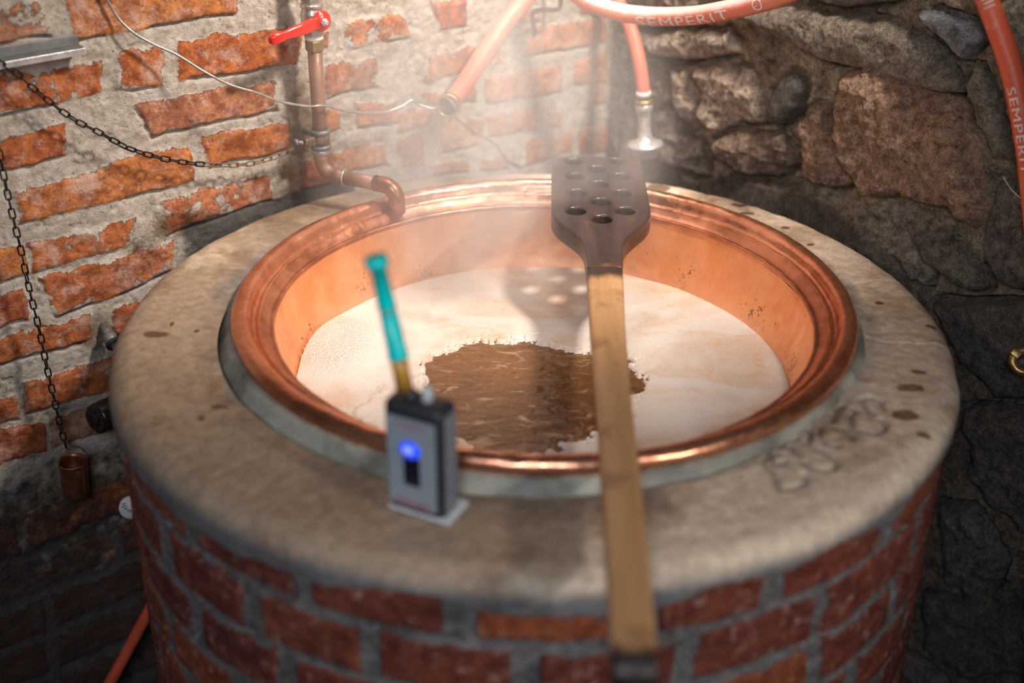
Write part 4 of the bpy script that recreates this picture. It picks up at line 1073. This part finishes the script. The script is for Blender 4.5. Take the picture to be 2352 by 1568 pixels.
# ================================================================== HOSES
def hose(name, pts, r, mat, label, inner=False):
    P = smooth_path(pts, 14)
    root = empty(name, P[0], label, 'hose', 'rubber hoses around the kettle')
    tube('hose_tube', P, r, mat, root, 28, True)
    return root, P
def wrap_text(txt, P, s0, size, ang, r, root, name='white_lettering', squash=1.0, flip=False, up_ref=None, bits=None):
    """raised print wrapped round a hose path; s0 = arc length of the first letter, ang = angle round the tube"""
    cu = bpy.data.curves.new('t', 'FONT'); cu.body = txt; cu.size = size; cu.resolution_u = 3; cu.space_character = 1.12; cu.offset = 0.0
    tmp = bpy.data.objects.new('t', cu); COL.objects.link(tmp)
    dg = bpy.context.evaluated_depsgraph_get(); dg.update()
    me = bpy.data.meshes.new_from_object(tmp.evaluated_get(dg)); bpy.data.objects.remove(tmp); bpy.data.curves.remove(cu)
    bm = bmesh.new(); bm.from_mesh(me); bpy.data.meshes.remove(me)
    bmesh.ops.triangulate(bm, faces=bm.faces[:])
    bmesh.ops.subdivide_edges(bm, edges=bm.edges[:], cuts=2, use_grid_fill=True)
    if bits: bits(bm)
    cum = [0]
    for a, b in zip(P[:-1], P[1:]): cum.append(cum[-1] + (b - a).length)
    def at(s):
        j = min(max(int(np.searchsorted(cum, s)) - 1, 0), len(P) - 2)
        t = (s - cum[j]) / (cum[j + 1] - cum[j]); return P[j].lerp(P[j + 1], t), (P[j + 1] - P[j]).normalized()
    for v in bm.verts:
        x, y = v.co.x * squash, (v.co.y - size * .35)
        p, t = at(s0 + x)
        ref = Vector(up_ref) if up_ref is not None else Vector((0, 0, 1))
        u = (ref - t * ref.dot(t)).normalized(); w = t.cross(u)      # u = reference side, w = other
        a = ang + (y / r) * (-1 if flip else 1)
        v.co = p + (u * math.sin(a) - w * math.cos(a)) * -1 * (r + .0004) if False else p + (u * math.sin(a) + w * math.cos(a)) * (r + .0004)
    o = bm_obj(name, bm, M_LETTER, root, False); tagp(o, 'white printed letters')
    return o
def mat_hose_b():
    t = NT('top_highlight_salmon_rubber')
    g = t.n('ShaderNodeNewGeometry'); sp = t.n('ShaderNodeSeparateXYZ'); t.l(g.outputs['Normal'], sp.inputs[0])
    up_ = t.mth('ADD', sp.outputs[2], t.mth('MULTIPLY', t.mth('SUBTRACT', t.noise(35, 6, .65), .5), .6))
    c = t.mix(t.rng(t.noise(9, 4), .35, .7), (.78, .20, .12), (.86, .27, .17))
    c = t.mix(t.mth('MULTIPLY', t.rng(up_, .05, .55), .75), c, (.90, .80, .76))     # highlight from above painted on the upper side
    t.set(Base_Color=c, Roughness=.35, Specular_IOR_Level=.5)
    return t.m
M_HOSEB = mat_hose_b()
# A: ends in a brass coupling above the kettle
A = [onb(x, y, o) for x, y, o in [(1262, -75, .05), (1215, -12, .055), (1180, 28, .060), (1148, 70, .065), (1115, 118, .070), (1080, 172, .075), (1052, 214, .078), (1034, 234, .080)]]
rA, PA = hose('rubber_hose', A, .0150, M_HOSE, 'salmon rubber hose ending in an open brass coupling in front of the bricks')
e = Vector(PA[-1]); d = (Vector(onpl(1006, 247, BP + BN * .092, BN)) - e).normalized()
d = (d + Vector(BN) * .55 + Vector((0, 0, -.05))).normalized()
o = lathe('hose_clamp', [(.0148, -.004), (.0168, -.004), (.0172, .004), (.0168, .010), (.0148, .010)], e - d * .008, (e - PA[-4]).normalized(), M_TAPE, rA, 32, True); tagp(o, 'whitish metal clamp')
o = lathe('brass_coupling', [(.012, -.006), (.0165, -.006), (.0180, .002), (.0180, .012), (.0205, .014), (.0210, .020), (.0195, .022), (.0165, .022), (.0158, .018), (.0150, .000), (.0120, -.002)], e, d, M_BRASS, rA, 40, True); tagp(o, 'open brass coupling')
bm = bmesh.new()
mc = axis_mat(e + d * .017, d, (0, 0, 1))
bm.free()
for s in (-1, 1):
    bm = bmesh.new(); add_box(bm, mc @ Matrix.Translation((s * .0225, s * .003, 0)), (.008, .005, .006), .001)
    bm_obj('coupling_lug', bm, M_DBRASS, rA)
lathe('coupling_core', [(0, .0), (.0145, .0), (.0145, .001), (0, .001)], e + d * .001, d, simple('dark_bore', (.03, .022, .018), .95), rA, 24)
# B: sagging across the corner with lettering
def corner(x, y, dist): return cpos + ray(x, y) * dist
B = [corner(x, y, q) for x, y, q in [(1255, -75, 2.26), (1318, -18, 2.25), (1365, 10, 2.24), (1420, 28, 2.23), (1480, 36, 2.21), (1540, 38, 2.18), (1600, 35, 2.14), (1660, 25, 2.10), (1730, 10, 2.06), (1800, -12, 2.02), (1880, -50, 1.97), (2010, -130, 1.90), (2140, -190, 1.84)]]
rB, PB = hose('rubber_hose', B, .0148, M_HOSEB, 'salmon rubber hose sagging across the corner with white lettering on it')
camref = -ray(1600, 40)
def arc_at(P, x, y):
    best = None; s = 0
    for a, b in zip(P[:-1], P[1:]):
        v = np.array(a) - cpos; z = v @ fw; px = 1176 + F_PX * (v @ rt) / z; py = 784 - F_PX * (v @ up) / z
        q = (px - x) ** 2 + (py - y) ** 2
        if best is None or q < best[0]: best = (q, s)
        s += (b - a).length
    return best[1]
s0 = arc_at(PB, 1468, 40); s1 = arc_at(PB, 1718, 14)
o = wrap_text('SEMPERIT', PB, s0, .0235, -.45, .0148, rB, up_ref=(0, 0, 1), squash=(s1 - s0) / (.0235 * 5.35))
wrap_text('O', PB, arc_at(PB, 1738, 8), .0260, -.15, .0148, rB, up_ref=(0, 0, 1), name='ring_emblem')
wrap_text('c', PB, arc_at(PB, 1746, 6), .0160, -.30, .0148, rB, up_ref=(0, 0, 1), name='ring_emblem')
# C: hanging in the corner with a metal nozzle
Cq = [(1400, -40, .03), (1425, 15, .035), (1446, 60, .04), (1460, 105, .042), (1470, 150, .044), (1476, 190, .045), (1478, 212, .045)]
C = [ons(x, y, .02 + o) for x, y, o in Cq]
rC, PC = hose('rubber_hose', C, .0118, M_HOSE, 'salmon rubber hose hanging in the corner with a chrome nozzle')
e = Vector(PC[-1]); f = Vector(ons(1483, 356, .060)); d = (f - e).normalized(); L = (f - e).length
o = lathe('hose_clamp', [(.0115, 0), (.0130, 0), (.0130, .009), (.0115, .009)], e - d * .002, d, M_TAPE, rC, 28, True); tagp(o, 'whitish hose clamp')
o = lathe('brass_collar', [(0, 0), (.012, 0), (.0160, .002), (.0160, .008), (.012, .010), (0, .010)], e + d * .012, d, M_BRASS, rC, 28); tagp(o, 'brass collar')
o = lathe('nozzle', [(0, .020), (.0145, .020), (.0155, .024), (.0145, .034), (.0118, .037), (.0112, .045), (.0112, .070), (.0125, .080), (.0160, .087), (.0290, .091), (.0325, .094), (.0325, .098), (.0240, .101), (.0235, .104), (.0235, L), (.016, L + .003), (0, L + .003)], e, d, M_STEEL, rC, 48); tagp(o, 'polished chrome flanged nozzle')
# D: orange hose at right with lettering
D = [ons(x, y, .045) for x, y in [(2235, -90), (2256, -30), (2272, 10), (2290, 60), (2308, 110), (2324, 160), (2336, 210), (2346, 260), (2354, 310), (2362, 360), (2368, 420), (2376, 500), (2392, 700), (2400, 950), (2392, 1250), (2380, 1600), (2376, 1850)]]
rD, PD = hose('rubber_hose', D, .0150, M_HOSE2, 'orange rubber hose running down the stone wall at the right edge')
s0 = arc_at(PD, 2322, 198); s1 = arc_at(PD, 2364, 400)
wrap_text('SEMPERIT', PD, s0, .0165, -.45, .0150, rD, up_ref=(1, -.3, .3), squash=1.55)
s0 = arc_at(PD, 2262, 2)
def bars(bm):
    bmesh.ops.delete(bm, geom=bm.verts[:], context='VERTS')
    for x in (0, .006, .012): add_box(bm, Matrix.Translation((x, .005, 0)), (.0022 if x else .003, .014, .0004))
    bmesh.ops.subdivide_edges(bm, edges=bm.edges[:], cuts=3, use_grid_fill=True)
wrap_text('I', PD, s0, .0150, 0, .0150, rD, up_ref=(1, -.3, .3), bits=bars)
# E: orange hose low at the left, behind the drum
E5 = [onb(x, y, o) for x, y, o in [(420, 1250, .12), (370, 1350, .10), (335, 1415, .09), (300, 1480, .08), (262, 1550, .08), (200, 1660, .08)]]
hose('rubber_hose', E5, .0095, M_HOSE2, 'thin orange hose in the dark between the brick wall and the drum')

# ================================================================== SMALL FITTINGS
def build_fittings():
    p = Vector(onb(236, 750, .0)); q = Vector(onb(268, 800, .045)); d = (q - p)
    root = empty('wall_tap_stub', p, 'small grey pipe stub on the brick wall beside the cement edge', 'pipe stub')
    tube('stub', [p - d * .1, p + d * .75], .0062, M_ZINC, root, 16)
    lathe('hose_nut', [(0, 0), (.0105, 0), (.0115, .003), (.0115, .012), (.0095, .016), (0, .016)], p + d * .42, d, M_ZINC, root, 8)
    lathe('nut_ring', [(0, 0), (.0125, 0), (.0125, .004), (0, .004)], p + d * .75, d, M_SHELLBLK, root, 24)
    tube('stub_tip', [p + d * .7, p + d * 1.3], .0060, M_ZINC, root, 12)
    # round black knob
    c = Vector(onb(232, 958, .055)); ax = Vector(BN) * .35 - Vector(BD) * .95; ax.z = .08; ax.normalize()
    root = empty('black_valve_knob', c, 'black ribbed round knob in the dark beside the brick drum', 'knob')
    bm = bmesh.new(); m4 = axis_mat(c, ax)
    add_lathe(bm, [(0, .012), (.010, .012), (.012, .010), (.018, .012), (.0225, .010), (.0240, .005), (.0240, -.030), (.020, -.034), (0, -.034)], 40, m4)
    bm_obj('knob_body', bm, M_DARKPL, root)
    bm = bmesh.new()
    for k in range(8):
        add_box(bm, m4 @ Matrix.Rotation(2 * PI * k / 8, 4, 'Z') @ Matrix.Translation((.015, 0, .0125)), (.009, .0016, .0016), .0004)
    bm_obj('knob_ribs', bm, M_SHELLBLK, root)
    tube('spindle', [c - ax * .03, c - ax * .07], .006, M_ZINC, root, 12)
    # small white dial
    c = Vector(onb(300, 1165, .08)); n = (Vector(cpos) - c).normalized(); n = (n + Vector(BN) * .3).normalized()
    root = empty('white_dial_gauge', c, 'small white dial with dark marks peeping out behind the drum', 'gauge')
    lathe('gauge_body', [(0, -.012), (.017, -.012), (.018, 0), (.0165, .001), (0, .001)], c, n, M_DIAL, root, 32)
    m4 = axis_mat(c, n, BD); bm = bmesh.new()
    for (x, y, w, h) in [(-.008, .009, .006, .0016), (-.009, .005, .009, .0016), (-.007, .001, .006, .0016), (-.004, -.003, .006, .0016), (-.002, -.006, .005, .0020)]:
        add_box(bm, m4 @ Matrix.Translation((x, y, .0014)), (w, h, .0006))
    bm_obj('dial_marks', bm, M_SHELLBLK, root, False)
    # brass fitting, right edge
    c = Vector(ons(2352, 830, .05)); ax = Vector((-.15, -.75, .55)).normalized()
    root = empty('brass_bayonet_fitting', c, 'brass fitting with a square lug at the right edge on the stone wall', 'fitting')
    lathe('ring_body', [(.0110, -.008), (.0200, -.008), (.0215, 0), (.0200, .008), (.0110, .008)], c, ax, M_BRASS, root, 40, True)
    lugc = Vector(ons(2333, 812, .058))
    bm = bmesh.new(); add_box(bm, axis_mat(lugc, ax, (lugc - c)), (.014, .011, .010), .0015, 2); bm_obj('lug', bm, M_BRASS, root)
    lathe('rubber_seal', [(0, -.006), (.0115, -.006), (.0115, .006), (0, .006)], c, ax, M_SHELLBLK, root, 32)
    tube('wall_stub', [c - ax * .004, c - Vector(CN) * .055], .009, M_BRASS, root, 16)
    # thin pale cord lower right of the big rock
    cord = smooth_path([ons(x, y, .045) for x, y in [(2304, 405), (2318, 428), (2336, 448), (2365, 470)]], 6)
    o = tube('thin_cord', cord, .0007, M_DIAL, None, 6); tagp(o, 'thin pale cord against the dark rock at the right edge', 'cord')
build_fittings()

# ================================================================== STEAM
def build_steam():
    t = NT('steam', True)
    sc = t.n('ShaderNodeVolumeScatter'); sc.inputs['Color'].default_value = (1, .93, .88, 1); sc.inputs['Anisotropy'].default_value = -.15
    t.l(sc.outputs[0], t.out.inputs['Volume'])
    ln = t.n('ShaderNodeVectorMath', operation='LENGTH'); t.l(t.tc.outputs['Object'], ln.inputs[0])
    fall = t.rng(ln.outputs['Value'], 1.0, .15, 0, 1)
    n = t.noise(2.3, 3, .55, t.mapp((1, 1, .55)), .7)
    dn = t.mth('MULTIPLY', t.mth('MULTIPLY', t.rng(n, .36, .64), fall), STEAM)
    t.l(dn, sc.inputs['Density'])
    bm = bmesh.new(); bmesh.ops.create_icosphere(bm, subdivisions=4, radius=1.0)
    o = bm_obj('rising_steam', bm, t.m)
    o.location = (-.09, .29, .10); o.scale = (.36, .26, .44)
    tagp(o, 'soft white steam rising from the back of the kettle', 'steam', kind='stuff')
STEAM = 6.0
build_steam()

# ================================================================== LIGHT
def area(name, loc, tgt, size, power, col):
    l = bpy.data.lights.new(name, 'AREA'); l.shape = 'DISK'; l.size = size; l.energy = power; l.color = col
    o = bpy.data.objects.new(name, l); COL.objects.link(o)
    dv = Vector(tgt) - Vector(loc); o.location = loc; o.rotation_euler = dv.to_track_quat('-Z', 'Y').to_euler(); return o
def spot(name, loc, tgt, size, power, col, ang=70, blend=.6):
    l = bpy.data.lights.new(name, 'SPOT'); l.shadow_soft_size = size; l.energy = power; l.color = col; l.spot_size = math.radians(ang); l.spot_blend = blend
    o = bpy.data.objects.new(name, l); COL.objects.link(o)
    dv = Vector(tgt) - Vector(loc); o.location = loc; o.rotation_euler = dv.to_track_quat('-Z', 'Y').to_euler(); return o
spot('ceiling_spot_lamp', (.75, -.30, 1.55), (-.20, .44, .15), .10, 215, (1, .90, .80), 54, 1.0)
spot('added_steam_light', (-.10, .45, 1.50), (-.10, .50, 0), .22, 92, (1, .88, .78), 44, 1.0)  # added, unseen light that brightens the steam and the back of the rim
spot('left_lamp', (-1.3, -1.3, 1.3), (.50, .38, .20), .06, 30, (1, .90, .78), 32, 1.0)
spot('front_right_lamp', (1.55, -1.9, .85), (.05, -.42, .02), .05, 60, (1, .93, .86), 34, 1.0)
wl = area('cellar_window', (-.2, -2.4, 1.4), (-.05, -.4, 0), .7, 3.2, (.80, .87, 1.0)); wl.data.spread = math.radians(60)
w = bpy.data.worlds.new('cellar_ambience'); scene.world = w; w.use_nodes = True
bg = w.node_tree.nodes['Background']; bg.inputs[0].default_value = (.62, .58, .56, 1); bg.inputs[1].default_value = .04

scene.view_settings.view_transform = 'Standard'
scene.view_settings.look = 'None'
scene.view_settings.gamma = 1.0
scene.view_settings.use_curve_mapping = False
scene.view_settings.exposure = 0.0
scene.cycles.volume_bounces = 1
scene.cycles.volume_step_rate = 2.0
scene.cycles.volume_max_steps = 96
scene.cycles.max_bounces = 8
scene.cycles.sample_clamp_indirect = 4.0
